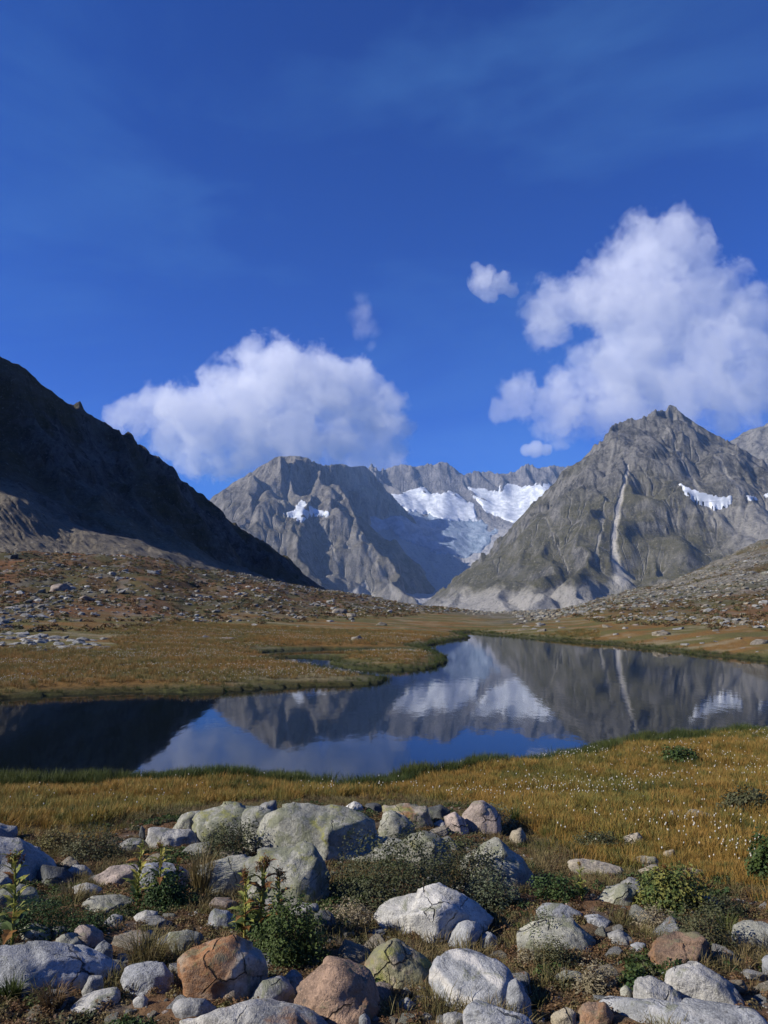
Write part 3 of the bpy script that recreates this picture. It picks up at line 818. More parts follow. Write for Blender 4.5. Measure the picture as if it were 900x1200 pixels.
# ------------------------------------------------------------------ boulders
_ico = {}
def ico(n):
    if n not in _ico:
        b = bmesh.new(); bmesh.ops.create_icosphere(b, subdivisions=n, radius=1)
        b.verts.ensure_lookup_table()
        _ico[n] = (np.array([v.co[:] for v in b.verts]), np.array([[v.index for v in f.verts] for f in b.faces]))
        b.free()
    return _ico[n]

def rock_shape(planes, dims, n, seed, rough=1.0, sharp=16, chip=7):
    """planes: (k,4) normals and distances round the origin; returns vertices and faces of a worn polyhedron"""
    D, F = ico(n)
    D = D * np.array(dims); D = D / np.linalg.norm(D, axis=1)[:, None]
    q = D * 1.3 + seed * 3.1
    D2 = D + .045 * np.stack([fbm3(q, 3), fbm3(q + 20, 3), fbm3(q + 40, 3)], 1)
    N = planes[:, :3] / np.linalg.norm(planes[:, :3], axis=1)[:, None]
    dots = np.maximum(D2 @ N.T, 1e-4)
    R = planes[:, 3] / dots
    R = np.clip(R, 0, 50 * max(dims))
    r = (R ** -sharp).sum(1) ** (-1 / sharp)
    V = D * r[:, None]
    rg = np.random.RandomState(int(seed * 100) % 99991)
    chips = rg.normal(0, 1, (chip, 3)); chips[:, 2] = np.abs(chips[:, 2]) * .8; chips /= np.linalg.norm(chips, axis=1)[:, None]
    cd = (V @ chips.T).max(0) * rg.uniform(.84, .97, chip)
    R = np.minimum(np.clip(cd / np.maximum(D2 @ chips.T, 1e-4), 0, 50 * max(dims)), 50 * max(dims))
    r = ((R ** -(sharp * 1.2)).sum(1) + r ** -(sharp * 1.2)) ** (-1 / (sharp * 1.2))
    V = D * r[:, None]
    m = (dims[0] * dims[1] * dims[2]) ** (1 / 3)
    p = V / m
    f = fbm3(p * 1.6 + seed, 5, .5)
    cr = np.abs(fbm3(p * 1.1 + seed + 9, 3, .5))
    ledge = np.floor((p[:, 2] * 1.2 + p[:, 0] * .5 + .5 * fbm3(p * .9 + seed + 3, 2)) * 3) 
    lf = ((ledge * 12.9898 + seed) % 1.7 - .85) * .012
    cut = -np.exp(-(cr / .018) ** 2) * .030
    fine = fbm3(p * 9 + seed, 3, .6) * .010
    # broken faces: every patch of the surface is its own slightly tilted plane
    kc = 16
    ci = rg.randint(0, len(V), kc); cp = p[ci] * rg.uniform(.7, 1.0, (kc, 1)); cg = rg.normal(0, 1, (kc, 3)); ch = rg.normal(0, 1, kc)
    dd_ = ((p[:, None, :] + .07 * np.stack([f, f, f], 1)[:, None, :] - cp[None]) ** 2).sum(-1); near_ = dd_.argmin(1)
    fac = np.clip(((p - cp[near_]) * cg[near_]).sum(1) * .080, -.08, .08) + ch[near_] * .020
    V = V * (1 + fac)[:, None]
    V = V * (1 + rough * (f * .026 + cut * .8 + fine * 1.5 + lf * 1.8)[:, None] * 1.0)
    return V, F

def hull(pts):
    pts = sorted(set(map(tuple, pts)))
    def half(ps):
        h = []
        for p in ps:
            while len(h) >= 2 and (h[-1][0] - h[-2][0]) * (p[1] - h[-2][1]) - (h[-1][1] - h[-2][1]) * (p[0] - h[-2][0]) <= 0: h.pop()
            h.append(p)
        return h
    a, b = half(pts), half(pts[::-1])
    return a[:-1] + b[:-1]

# one weathered granite material; each stone carries its own tint, lichen, rust and pale veins as object properties
t = NT('weathered_granite')
O = t.coord('Object')
seed = t.node('ShaderNodeObjectInfo').outputs['Random']
off = t.node('ShaderNodeVectorMath', operation='ADD'); t.put(off.inputs[0], O)
sm = t.node('ShaderNodeCombineXYZ'); t.put(sm.inputs[0], t.math('MULTIPLY', seed, 37.0)); t.put(sm.inputs[1], t.math('MULTIPLY', seed, 11.0))
t.l.new(sm.outputs[0], off.inputs[1]); Q = off.outputs[0]
tintc = t.node('ShaderNodeObjectInfo').outputs['Color']
lich = t.attr('lichen', 'OBJECT'); rust = t.attr('rust', 'OBJECT'); vein = t.attr('vein', 'OBJECT')
n_a = t.noise(Q, 3.2, 8, .62); n_b = t.noise(Q, 26, 6, .7); n_c = t.noise(Q, 120, 3, .7); n_d = t.noise(Q, 8, 6, .65, .5)
c = t.mix(t.rng(n_a, .3, .7), t.mix(1, tintc, (.50, .51, .51), 'MULTIPLY'), t.mix(1, tintc, (1.32, 1.30, 1.26), 'MULTIPLY'))
c = t.mix(t.rng(n_b, .50, .64, 0, .75), c, t.mix(1, tintc, (.42, .42, .42), 'MULTIPLY'))
c = t.mix(t.rng(n_c, .56, .70, 0, .75), c, t.mix(1, tintc, (.30, .30, .32), 'MULTIPLY'))
c = t.mix(t.rng(n_c, .44, .30, 0, .65), c, t.mix(1, tintc, (1.7, 1.7, 1.7), 'MULTIPLY'))
# pale quartz veins
wv_ = t.node('ShaderNodeTexWave'); wv_.wave_type = 'BANDS'; wv_.bands_direction = 'DIAGONAL'
t.put(wv_.inputs['Vector'], Q); wv_.inputs['Scale'].default_value = 2.2; wv_.inputs['Distortion'].default_value = 7; wv_.inputs['Detail'].default_value = 5; wv_.inputs['Detail Scale'].default_value = 1.2
c = t.mix(t.math('MULTIPLY', t.rng(wv_.outputs[1], .80, 1.0), vein), c, (.50, .48, .44))
# rust stain
rn = t.noise(Q, 2.4, 5, .6, .4)
c = t.mix(t.math('MULTIPLY', t.rng(t.math('ADD', rn, t.math('MULTIPLY', rust, .30)), .62, .74), t.rng(rust, 0, .2)), c, t.mix(t.rng(n_b, .4, .6), (.24, .115, .05), (.29, .17, .09)))
# lichens: dark map lichen, grey-green crust, yellow-green patches on upward faces
vl = t.voro(Q, 14, 'F1'); 
c = t.mix(t.math('MULTIPLY', t.rng(t.math('ADD', vl, t.math('MULTIPLY', n_d, .6)), .50, .38), .55), c, (.045, .045, .042))
up = t.node('ShaderNodeSeparateXYZ'); t.l.new(t.node('ShaderNodeNewGeometry').outputs['Normal'], up.inputs[0])
g1 = t.math('ADD', n_d, t.math('MULTIPLY', lich, .17))
c = t.mix(t.math('MULTIPLY', t.rng(t.math('ADD', g1, t.math('MULTIPLY', up.outputs[2], .05)), .62, .72), .65), c, t.mix(t.rng(n_b, .4, .6), (.105, .115, .060), (.16, .17, .10)))
n_e = t.noise(Q, 5.5, 7, .7, .3)
c = t.mix(t.math('MULTIPLY', t.rng(t.math('ADD', n_e, t.math('MULTIPLY', lich, .18)), .66, .80), t.rng(lich, .1, .4)), c, t.mix(t.rng(n_c, .4, .6), (.17, .175, .05), (.25, .24, .085)))
# cracks
cw = t.node('ShaderNodeVectorMath', operation='ADD'); t.put(cw.inputs[0], Q)
nz_ = t.node('ShaderNodeVectorMath', operation='SCALE'); t.put(nz_.inputs[0], t.noise(Q, 4, 4, .6, col=True)); nz_.inputs['Scale'].default_value = .14
t.l.new(nz_.outputs[0], cw.inputs[1])
ve = t.voro(cw.outputs[0], 2.6, 'DISTANCE_TO_EDGE')
crk = t.math('MULTIPLY', t.rng(ve, .0, .016, 1, 0), t.rng(n_a, .50, .60))
c = t.mix(t.math('MULTIPLY', crk, .8), c, (.02, .018, .015))
# earth splashed round the foot
h = t.math('ADD', t.math('MULTIPLY', n_b, .55), t.math('MULTIPLY', n_c, .22))
h = t.math('ADD', h, t.math('MULTIPLY', n_d, 1.6)); h = t.math('SUBTRACT', h, t.math('MULTIPLY', crk, 1.4))
t.bsdf(c, .9, t.bump(h, .95, .022), spec=.25)
M_ROCK = t.m

TINT = {'pale': (.35, .345, .325), 'grey': (.27, .27, .26), 'blue': (.29, .30, .31), 'dark': (.085, .09, .09), 'green': (.27, .27, .23), 'warm': (.31, .275, .22),
        'orange': (.30, .205, .145), 'pink': (.32, .265, .23), 'brown': (.17, .115, .08), 'tan': (.29, .255, .19), 'white': (.43, .425, .40)}

def dress(o, tint_, lichen=0.0, rust=0.0, vein=0.0):
    c = TINT[tint_] if isinstance(tint_, str) else tint_
    o.color = (*c, 1); o['lichen'] = float(lichen); o['rust'] = float(rust); o['vein'] = float(vein)

def ground_z(x, y): return float(height(np.array([x]), np.array([y]))[0])
def hit_ground(px_, py_):
    """where the line of sight of a photograph point meets the ground"""
    u, e = look(px_, py_)
    ys = np.geomspace(1.2, 60, 700)
    h = height(u * ys, ys); d = CAMZ + e * ys - h
    k = int(np.argmax(d < 0)); 
    y0, y1 = ys[max(k - 1, 0)], ys[k]; d0, d1 = d[max(k - 1, 0)], d[k]
    y = y0 + (y1 - y0) * d0 / (d0 - d1 + 1e-9)
    return np.array([u * y, y, CAMZ + e * y])

NAMED = []    # label and place in the photograph of each singled out boulder
USED = set()
FOOT = []     # footprints: x, y, half width, half depth, heading

def boulder(name, label, outline, tint_='grey', lichen=.2, rust=0., vein=0., depth=1.0, seed=None, cat='boulder', sink=.12, facets=4, sharp=80, top=None):
    seed = seed if seed is not None else int(sum(p[0] * 3 + p[1] for p in outline)) % 977
    rnd = random.Random(seed)
    gx_, gy_ = sum(p[0] for p in outline) / len(outline), sum(p[1] for p in outline) / len(outline)
    outline = [(gx_ + (p[0] - gx_) * 1.08, gy_ + (p[1] - gy_) * 1.05) for p in outline]
    xs = [p[0] for p in outline]; ys = [p[1] for p in outline]
    cx = (min(xs) + max(xs)) / 2; yb = max(ys)
    w_px = max(xs) - min(xs); h_px = yb - min(ys)
    G = hit_ground(cx, yb - .06 * h_px)
    dist = math.hypot(G[0], G[1])
    fwd = np.array([G[0], G[1], 0]) / dist; right = np.array([fwd[1], -fwd[0], 0])
    W = w_px / 900 * dist; Hh = h_px / 900 * dist
    dep = depth * (.50 * W + .35 * min(Hh * 1.4, W))
    C0 = G + fwd * dep * .42
    Cd = math.hypot(C0[0], C0[1])
    # outline into the upright plane through the stone's middle
    pts = []
    for px_, py_ in outline:
        u, e = look(px_, py_)
        d = np.array([u, 1, e]); k = Cd / (d[0] * fwd[0] + d[1] * fwd[1])
        P_ = np.array([0, 0, CAMZ]) + d * k - C0
        pts.append((float(P_ @ right), float(P_[2])))
    # carry the foot below the ground
    zmin = min(p[1] for p in pts); zmax = max(p[1] for p in pts); hh = zmax - zmin
    pts = [(x, z - (sink + .10) * hh if z < zmin + .25 * hh else z) for x, z in pts]
    pts = hull(pts)
    mx = (min(p[0] for p in pts) + max(p[0] for p in pts)) / 2; mz = (min(p[1] for p in pts) + max(p[1] for p in pts)) / 2
    pts = [(x - mx, z - mz) for x, z in pts]
    C = C0 + right * mx + np.array([0, 0, mz])
    w2 = (max(p[0] for p in pts) - min(p[0] for p in pts)) / 2; h2 = (max(p[1] for p in pts) - min(p[1] for p in pts)) / 2
    pl = []
    n = len(pts)
    for i in range(n):
        a, b = pts[i], pts[(i + 1) % n]
        ex, ez = b[0] - a[0], b[1] - a[1]; L = math.hypot(ex, ez)
        if L < .03 * w2: continue
        nx, nz = ez / L, -ex / L
        dd = nx * a[0] + nz * a[1]
        if dd < 0: nx, nz, dd = -nx, -nz, -dd
        for s in (1, -1):
            tl = (rnd.uniform(.12, .38) if nz > .3 else rnd.uniform(.05, .5)) if s > 0 else rnd.uniform(.25, .6)
            if nz < -.5: tl *= .3
            L2 = math.sqrt(1 + tl * tl)
            # y axis of the stone = away from the viewer
            pl.append((nx, -s * tl, nz, dd * 1.02 / 1.0))
            pl[-1] = (nx / L2, -s * tl / L2, nz / L2, dd * 1.04 / L2)
    d2 = dep / 2
    for k in range(facets):
        a_ = (rnd.uniform(.15, .7) * (1 if (k + seed) % 2 else -1)) if facets > 1 else 0; b_ = rnd.uniform(.05, .45) if k < 2 else rnd.uniform(.5, 1.2)
        v = np.array([math.sin(a_), -math.cos(a_), b_]); v /= np.linalg.norm(v)
        pl.append((*v, d2 * rnd.uniform(.80, .98) + (h2 * b_ * .35 if k < 2 else h2 * b_ * .62)))
    pl.append((0, 1, .15, d2)); pl.append((.5, .8, .1, d2 * 1.05)); pl.append((0, 0, -1, h2))
    if top: 
        v = np.array(top[:3], float); v /= np.linalg.norm(v); pl.append((*v, h2 * top[3]))
    n_ = 5 if w_px > 60 else (4 if w_px > 22 else 3)
    V, F = rock_shape(np.array(pl), (w2, d2, h2), n_, seed * .37, rough=.9, sharp=sharp)
    me = np_mesh(name, V, F, mats=[M_ROCK])
    o = add(name, me)
    o.location = C
    o.rotation_euler = (0, 0, math.atan2(-fwd[0], fwd[1]))
    dress(o, tint_, lichen, rust, vein)
    tag(o, label, cat, 'boulders strewn over the foreground knoll' if cat == 'boulder' else 'loose stones between the foreground boulders')
    FOOT.append((C[0], C[1], w2, d2, math.atan2(-fwd[0], fwd[1])))
    NAMED.append((label.split(',')[0], cx, (min(ys) + yb) / 2))
    return o

B = boulder
B('boulder', 'broad rounded boulder mottled with yellow lichen, left end of the long ledge', [(228, 961), (237, 952), (262, 944), (278, 941), (293, 944), (302, 950), (308, 965), (306, 988), (270, 990), (229, 983)], 'green', .85, depth=1.0)
B('boulder', 'small grey block wedged behind the gap in the long lichen ledge', [(300, 948), (311, 940), (323, 939), (325, 955), (302, 958)], 'grey', .3)
B('boulder', 'longest flat lichen ledge slab, centre of the row behind the dark shrubs', [(304, 960), (328, 950), (342, 943), (364, 946), (389, 945), (422, 950), (441, 953), (448, 968), (444, 988), (420, 1004), (395, 1012), (330, 1004), (306, 990)], 'green', .6, depth=.7, facets=4, top=(.1, -.5, 1, .80))
B('boulder', 'narrow lichen slab filling the gap between the rounded boulder and the longest ledge slab', [(286, 954), (304, 949), (320, 953), (324, 986), (300, 994), (286, 986)], 'green', .5, depth=1.1)
B('boulder', 'low flat apron slab in front of the longest ledge slab', [(388, 992), (420, 984), (452, 982), (470, 990), (462, 1004), (420, 1012), (392, 1008)], 'green', .45, depth=1.2, top=(0, -.45, 1, .6))
B('boulder', 'flat slab tinged yellow and orange at the back of the ledge row', [(447, 945), (467, 942), (484, 944), (498, 946), (503, 955), (510, 969), (484, 974), (455, 960)], 'warm', .75, .2)
B('boulder', 'greenish slab end right of the long ledge, in front of the orange tinged slab', [(445, 960), (458, 951), (473, 957), (487, 968), (476, 982), (455, 990), (446, 980)], 'green', .4)
B('boulder', 'thin dark overhanging slab with a black gap beneath, right end of the ledge', [(498, 948), (515, 943), (527, 950), (524, 958), (505, 963)], 'dark', .3)
B('stone', 'small pale round stone under the thin dark slab', [(508, 965), (517, 960), (524, 966), (522, 971), (511, 971)], 'pale', .1, cat='stone')
B('boulder', 'knobbly pinkish block beside the pale round stone', [(522, 958), (534, 952), (543, 960), (549, 972), (541, 980), (525, 976)], 'pink', .2)
B('boulder', 'pointed pale boulder with pink left flank at the meadow edge', [(542, 954), (556, 942), (566, 939), (576, 944), (584, 956), (586, 970), (565, 979), (546, 976)], 'pink', .35)
B('stone', 'small whitish stone perched on the back of the long ledge', [(404, 946), (415, 939), (424, 943), (426, 950), (410, 952)], 'white', .2, cat='stone')
B('stone', 'dark slate grey stone next to the whitish one on the ledge', [(427, 943), (440, 941), (447, 945), (447, 951), (430, 952)], 'dark', .2, cat='stone')
B('boulder', 'domed grey boulder with crest crack, behind the big dark shrub', [(464, 990), (480, 980), (489, 977), (497, 975), (511, 981), (524, 990), (533, 1003), (524, 1016), (480, 1018), (464, 1006)], (.20, .20, .17), .6)
B('boulder', 'wedge shaped boulder with straight slanting edge, right of the domed one', [(544, 1009), (565, 995), (585, 984), (592, 990), (605, 1003), (622, 1024), (622, 1040), (600, 1048), (562, 1036), (546, 1022)], 'green', .5, facets=3)
B('boulder', 'low greenish rock step sloping up to the big split block', [(232, 1018), (250, 1012), (293, 1004), (308, 1004), (305, 1045), (262, 1052), (233, 1045)], 'green', .45, depth=.9)
B('boulder', 'big split block with mossy top and deeply shaded right side', [(289, 1010), (310, 1000), (333, 994), (364, 989), (370, 994), (380, 1020), (392, 1055), (374, 1066), (338, 1062), (300, 1052)], 'green', .75, vein=.15, depth=.75, facets=2)
B('boulder', 'grey ledge stone under the foot of the big split block', [(342, 1063), (355, 1058), (370, 1060), (374, 1070), (360, 1078), (344, 1075)], 'grey', .3)
B('boulder', 'small dark triangular rock at the foot of the split block', [(369, 1072), (378, 1067), (389, 1070), (399, 1087), (384, 1090), (368, 1082)], 'dark', .6)
B('boulder', 'bluish grey stone with yellow base left of the tall thistles', [(244, 1072), (252, 1065), (266, 1068), (277, 1075), (279, 1083), (258, 1090), (243, 1082)], 'blue', .45)
B('boulder', 'large round boulder with a vivid rust stain down its front', [(216, 1124), (233, 1114), (251, 1102), (273, 1101), (298, 1109), (307, 1121), (309, 1146), (300, 1163), (287, 1177), (253, 1178), (224, 1164), (217, 1146)], 'warm', .35, .62, .3, depth=.9, facets=2)
B('boulder', 'smooth round grey boulder between the rust stained and the orange boulder', [(296, 1170), (302, 1158), (309, 1151), (327, 1148), (341, 1155), (345, 1167), (338, 1182), (318, 1186), (298, 1178)], 'grey', .15)
B('stone', 'small grey stone tucked behind the smooth round boulder', [(333, 1145), (342, 1139), (353, 1141), (354, 1156), (344, 1162), (335, 1156)], 'grey', .2, cat='stone')
B('boulder', 'large orange brown boulder with sharp peak and grey right face', [(346, 1167), (364, 1147), (388, 1126), (402, 1127), (418, 1134), (434, 1144), (444, 1168), (436, 1186), (418, 1200), (380, 1204), (352, 1190)], 'orange', .15, .35, depth=.95, facets=2)
B('boulder', 'long pale slab with a rusty flush along the bottom edge of the view', [(205, 1200), (240, 1190), (271, 1183), (300, 1173), (324, 1179), (355, 1184), (392, 1198), (400, 1225), (200, 1228)], 'pale', .1, .35, depth=.6)
B('boulder', 'squat boulder with bright yellow lichen cap and tan base', [(430, 1128), (440, 1112), (453, 1103), (466, 1102), (487, 1116), (502, 1131), (504, 1143), (494, 1153), (473, 1156), (448, 1149), (436, 1138)], 'tan', 1.0, .15, facets=2)
B('boulder', 'large whitish domed boulder in the middle of the foreground', [(447, 1070), (460, 1059), (480, 1048), (507, 1040), (526, 1042), (556, 1054), (573, 1070), (571, 1076), (560, 1084), (548, 1094), (520, 1102), (489, 1098), (462, 1088)], 'white', .12, .1, .3, depth=.9, facets=3)
B('boulder', 'bluish stone leaning on the right flank of the whitish dome', [(534, 1084), (545, 1079), (557, 1079), (565, 1087), (558, 1101), (540, 1107), (525, 1114), (522, 1102)], 'blue', .05)
B('stone', 'small smooth blue grey cobble at the right foot of the whitish dome', [(562, 1098), (573, 1092), (582, 1097), (584, 1105), (576, 1112), (564, 1108)], 'blue', 0, cat='stone')
B('boulder', 'large flat topped blue grey block with white bands', [(508, 1124), (522, 1116), (542, 1115), (569, 1123), (589, 1131), (598, 1144), (606, 1162), (604, 1180), (578, 1184), (544, 1176), (524, 1167), (509, 1150)], 'blue', .0, .0, .8, depth=.95, facets=2, top=(-.1, -.55, 1, .72))
B('boulder', 'blue grey shoulder of rock under the white banded block', [(547, 1186), (555, 1175), (578, 1180), (602, 1186), (622, 1200), (622, 1222), (550, 1222)], 'blue', .05, 0, .3, depth=.7)
B('stone', 'pale angular stone at the bottom edge left of the banded block', [(519, 1190), (530, 1187), (546, 1190), (547, 1202), (524, 1208)], 'pale', .1, cat='stone')
B('stone', 'round greenish pebble sized stone below the yellow lichen boulder', [(470, 1162), (475, 1157), (481, 1161), (481, 1169), (472, 1169)], 'green', .3, cat='stone')
B('stone', 'flat greenish stone right of the round one below the lichen boulder', [(483, 1160), (492, 1156), (499, 1158), (498, 1164), (486, 1165)], 'green', .3, cat='stone')
B('stone', 'bright white stone beside the left corner of the banded block', [(508, 1166), (513, 1160), (518, 1163), (522, 1171), (512, 1173)], 'white', 0, cat='stone')
B('stone', 'pinkish double stone between the white and the blue one', [(485, 1170), (492, 1166), (502, 1169), (501, 1175), (488, 1175)], 'pink', .1, cat='stone')
B('stone', 'angular blue white stone right of the orange boulder', [(467, 1175), (477, 1169), (484, 1174), (482, 1184), (470, 1184)], 'blue', 0, cat='stone')
B('stone', 'light stone cut by the bottom edge beside the orange boulder', [(420, 1192), (428, 1188), (434, 1194), (434, 1206), (422, 1206)], 'blue', 0, cat='stone')
B('boulder', 'big smooth pale boulder cut by the left edge of the view', [(-40, 990), (0, 982), (22, 984), (40, 993), (60, 1007), (76, 1018), (72, 1030), (40, 1034), (-40, 1036)], 'pale', .1, .05, depth=.8)
B('boulder', 'flat grey stone at the left edge behind the big pale boulder', [(-25, 968), (0, 965), (16, 969), (19, 980), (0, 986), (-25, 986)], 'grey', .1)
B('boulder', 'dark blue angular block in front of the big pale boulder', [(44, 1024), (52, 1015), (75, 1018), (89, 1029), (84, 1037), (58, 1040), (46, 1036)], 'dark', .1, facets=2)
B('boulder', 'low pale stone just right of the dark blue block', [(80, 1018), (88, 1014), (100, 1015), (113, 1024), (104, 1029), (86, 1028)], 'pale', .1)
B('boulder', 'flat pinkish slab with red turf creeping over it', [(112, 1026), (133, 1016), (151, 1013), (163, 1018), (160, 1034), (140, 1040), (118, 1034)], 'pink', .1)
B('boulder', 'grey slab half hidden behind the left thistles', [(163, 1014), (184, 1009), (204, 1014), (218, 1022), (214, 1040), (184, 1046), (165, 1034)], 'blue', .1)
B('boulder', 'small flat white slab on the turf below the pinkish slab', [(86, 1040), (102, 1035), (118, 1040), (119, 1046), (107, 1050), (89, 1045)], 'white', .05)
B('boulder', 'wide low lumpy grey rock left of centre with green edge', [(95, 1060), (111, 1051), (133, 1049), (156, 1054), (163, 1060), (153, 1067), (124, 1071), (98, 1067)], 'green', .45, facets=4)
B('boulder', 'mossy round boulder at the left edge above the ferns', [(-20, 1048), (0, 1042), (22, 1038), (40, 1041), (44, 1052), (42, 1064), (20, 1070), (-20, 1066)], 'green', .55)
B('boulder', 'small pointed grey boulder beyond the left thistles', [(136, 995), (142, 988), (151, 982), (163, 982), (171, 988), (168, 996), (142, 999)], 'grey', .2)
B('boulder', 'blocky white boulder at the left end of the ledge row', [(172, 974), (184, 970), (204, 971), (222, 973), (232, 982), (228, 992), (200, 994), (173, 987)], 'pale', .2)
B('stone', 'little upright dark stone at the left end of the ledge row', [(163, 976), (166, 967), (170, 971), (170, 983), (163, 984)], 'dark', .1, cat='stone')
B('boulder', 'sloping lichen boulder leaning on the left end of the ledge', [(200, 971), (213, 955), (224, 949), (238, 951), (240, 968), (228, 974), (206, 976)], 'green', .5)
B('boulder', 'mossy flat boulder among the ferns, left part of a pair', [(22, 1091), (36, 1083), (56, 1086), (60, 1097), (44, 1104), (25, 1099)], 'green', .5)
B('boulder', 'small grey half of the fern bound pair', [(60, 1089), (71, 1085), (80, 1090), (77, 1098), (63, 1098)], 'grey', .3)
B('boulder', 'grey green boulder just above the big blue slab', [(68, 1102), (78, 1093), (93, 1096), (102, 1109), (96, 1116), (72, 1112)], 'green', .5)
B('boulder', 'reddish topped stone with shaded face above the leaning stone', [(87, 1093), (96, 1086), (109, 1085), (117, 1092), (122, 1103), (106, 1110), (90, 1104)], 'pink', .0, .25)
B('boulder', 'largest blue grey boulder at lower left with slanting cracks', [(-40, 1115), (0, 1111), (31, 1113), (58, 1116), (76, 1109), (96, 1110), (118, 1122), (132, 1138), (120, 1148), (98, 1155), (86, 1170), (62, 1162), (13, 1168), (-40, 1166)], 'blue', .05, .0, .1, depth=.7, facets=4)
B('boulder', 'upright triangular stone leaning on the right of the largest blue boulder', [(109, 1114), (121, 1103), (130, 1108), (133, 1126), (128, 1133), (116, 1124)], 'blue', .05)
B('boulder', 'dark cracked stone under the right end of the largest blue boulder', [(97, 1158), (106, 1145), (118, 1144), (121, 1157), (110, 1169), (97, 1168)], 'grey', .25)
B('boulder', 'rounded blue grey boulder with a plant growing in its hollow', [(144, 1150), (149, 1137), (164, 1131), (188, 1130), (200, 1138), (200, 1156), (184, 1166), (150, 1164)], 'blue', .1)
B('boulder', 'long narrow pale stone lying diagonally at lower left', [(83, 1182), (96, 1170), (118, 1161), (138, 1157), (138, 1170), (118, 1182), (92, 1186)], 'pale', .1)
B('boulder', 'small pale block below the rounded boulder with the plant', [(155, 1172), (168, 1165), (174, 1170), (172, 1179), (160, 1181)], 'pale', .1)
B('boulder', 'small knobbly grey stone right of the low lumpy rock', [(123, 1080), (132, 1072), (143, 1073), (144, 1083), (130, 1085)], 'grey', .2)
B('boulder', 'flat grey stone under the left thistles', [(158, 1074), (171, 1067), (184, 1069), (182, 1077), (164, 1081)], 'pale', .2)
B('boulder', 'mossy grey stone left of the rust stained boulder', [(199, 1094), (218, 1090), (233, 1094), (243, 1102), (232, 1114), (204, 1116)], 'green', .35)
B('boulder', 'small grey stone touching the left side of the rust stained boulder', [(198, 1130), (212, 1128), (218, 1136), (216, 1145), (202, 1144)], 'grey', .15)
B('boulder', 'low broken grey rock below the rust stained boulder', [(203, 1178), (220, 1171), (240, 1172), (253, 1180), (250, 1192), (212, 1192)], 'grey', .2)
B('boulder', 'blue speckled slab right of the pale leafed shrub', [(628, 1066), (645, 1058), (662, 1060), (682, 1070), (682, 1078), (660, 1081), (634, 1076)], 'blue', .1)
B('boulder', 'thin flat stone right of the blue speckled slab', [(683, 1073), (700, 1071), (715, 1080), (706, 1085), (690, 1084)], 'blue', .05)
B('boulder', 'wide greenish slab with dark underside, overgrown on the left', [(610, 1092), (627, 1082), (650, 1078), (668, 1078), (682, 1090), (698, 1104), (678, 1115), (640, 1112), (616, 1106)], 'green', .55, facets=4)
B('boulder', 'flat grey stone on the bare soil left of the red brown block', [(713, 1096), (727, 1091), (743, 1102), (737, 1108), (720, 1105)], 'grey', .25)
B('boulder', 'little blue stone against the red brown block', [(738, 1108), (747, 1104), (757, 1106), (754, 1117), (741, 1116)], 'blue', 0)
B('boulder', 'red brown block with grey lichened top and dark shaded end', [(760, 1114), (768, 1100), (787, 1092), (815, 1092), (824, 1107), (830, 1128), (800, 1136), (772, 1132)], 'brown', .35, .3, depth=1.0, facets=2, top=(-.1, -.35, 1, .62))
B('boulder', 'smooth pale tongue shaped boulder resting on the bottom slab', [(780, 1142), (790, 1129), (804, 1126), (818, 1128), (846, 1146), (869, 1166), (873, 1178), (850, 1184), (810, 1184), (788, 1176)], 'pale', .0, depth=.6, facets=1, sharp=22)
B('boulder', 'pale shark fin shaped rock left of the tongue shaped boulder', [(742, 1164), (752, 1146), (766, 1147), (786, 1158), (800, 1172), (786, 1184), (744, 1182)], 'pale', .0, facets=2)
B('boulder', 'wide blue grey slab across the bottom right corner', [(714, 1184), (733, 1173), (787, 1174), (833, 1175), (880, 1182), (930, 1190), (935, 1222), (712, 1222)], 'blue', .05, .0, .2, depth=.5, facets=4)
B('boulder', 'orange lichened cobble at the bottom left of the corner slab', [(677, 1184), (690, 1175), (708, 1177), (718, 1190), (706, 1208), (680, 1206)], 'orange', .4, .4)
B('stone', 'tan round stone next to the orange cobble', [(646, 1188), (660, 1182), (674, 1184), (675, 1200), (650, 1206)], 'tan', .1, cat='stone')
B('boulder', 'low grey stone in the soil above the dry pale herbs', [(652, 1145), (663, 1137), (680, 1140), (688, 1149), (670, 1154), (655, 1152)], 'green', .3)
B('boulder', 'tall blue grey boulder right of the white banded block', [(596, 1152), (604, 1148), (614, 1158), (622, 1178), (618, 1196), (600, 1200), (594, 1176)], 'blue', 0)
B('stone', 'small upright olive stone left of the shark fin rock', [(727, 1160), (733, 1154), (740, 1162), (738, 1173), (728, 1172)], 'green', .5, cat='stone')
B('stone', 'tiny pale stone on the soil left of the dry pale herbs', [(645, 1174), (652, 1168), (660, 1172), (656, 1180), (647, 1179)], 'pale', .1, cat='stone')
B('boulder', 'rounded pale boulder near the right edge with shrub in front', [(858, 1086), (872, 1078), (893, 1081), (908, 1088), (910, 1112), (878, 1114), (860, 1100)], 'green', .3)
B('boulder', 'blue grey stone cut by the right edge of the view', [(893, 1124), (906, 1120), (918, 1130), (916, 1150), (896, 1148)], 'blue', .0)
B('boulder', 'long flat tan stone lying alone in the turf right of centre', [(669, 1009), (683, 1006), (710, 1011), (730, 1018), (724, 1027), (700, 1026), (675, 1018)], 'warm', .1)
B('boulder', 'upper stone of the stacked pair in the turf', [(742, 1006), (752, 1003), (767, 1004), (771, 1013), (756, 1016)], 'tan', .15)
B('boulder', 'lower stone of the stacked pair in the turf', [(749, 1019), (760, 1014), (770, 1013), (773, 1020), (762, 1028), (750, 1027)], 'warm', .1)
B('stone', 'little tan stone in the turf right of the stacked pair', [(777, 998), (790, 995), (792, 1003), (780, 1004)], 'tan', .1, cat='stone')
B('stone', 'low stone in a dark hollow of the meadow', [(731, 980), (747, 976), (753, 983), (742, 989), (733, 987)], 'warm', .1, cat='stone')
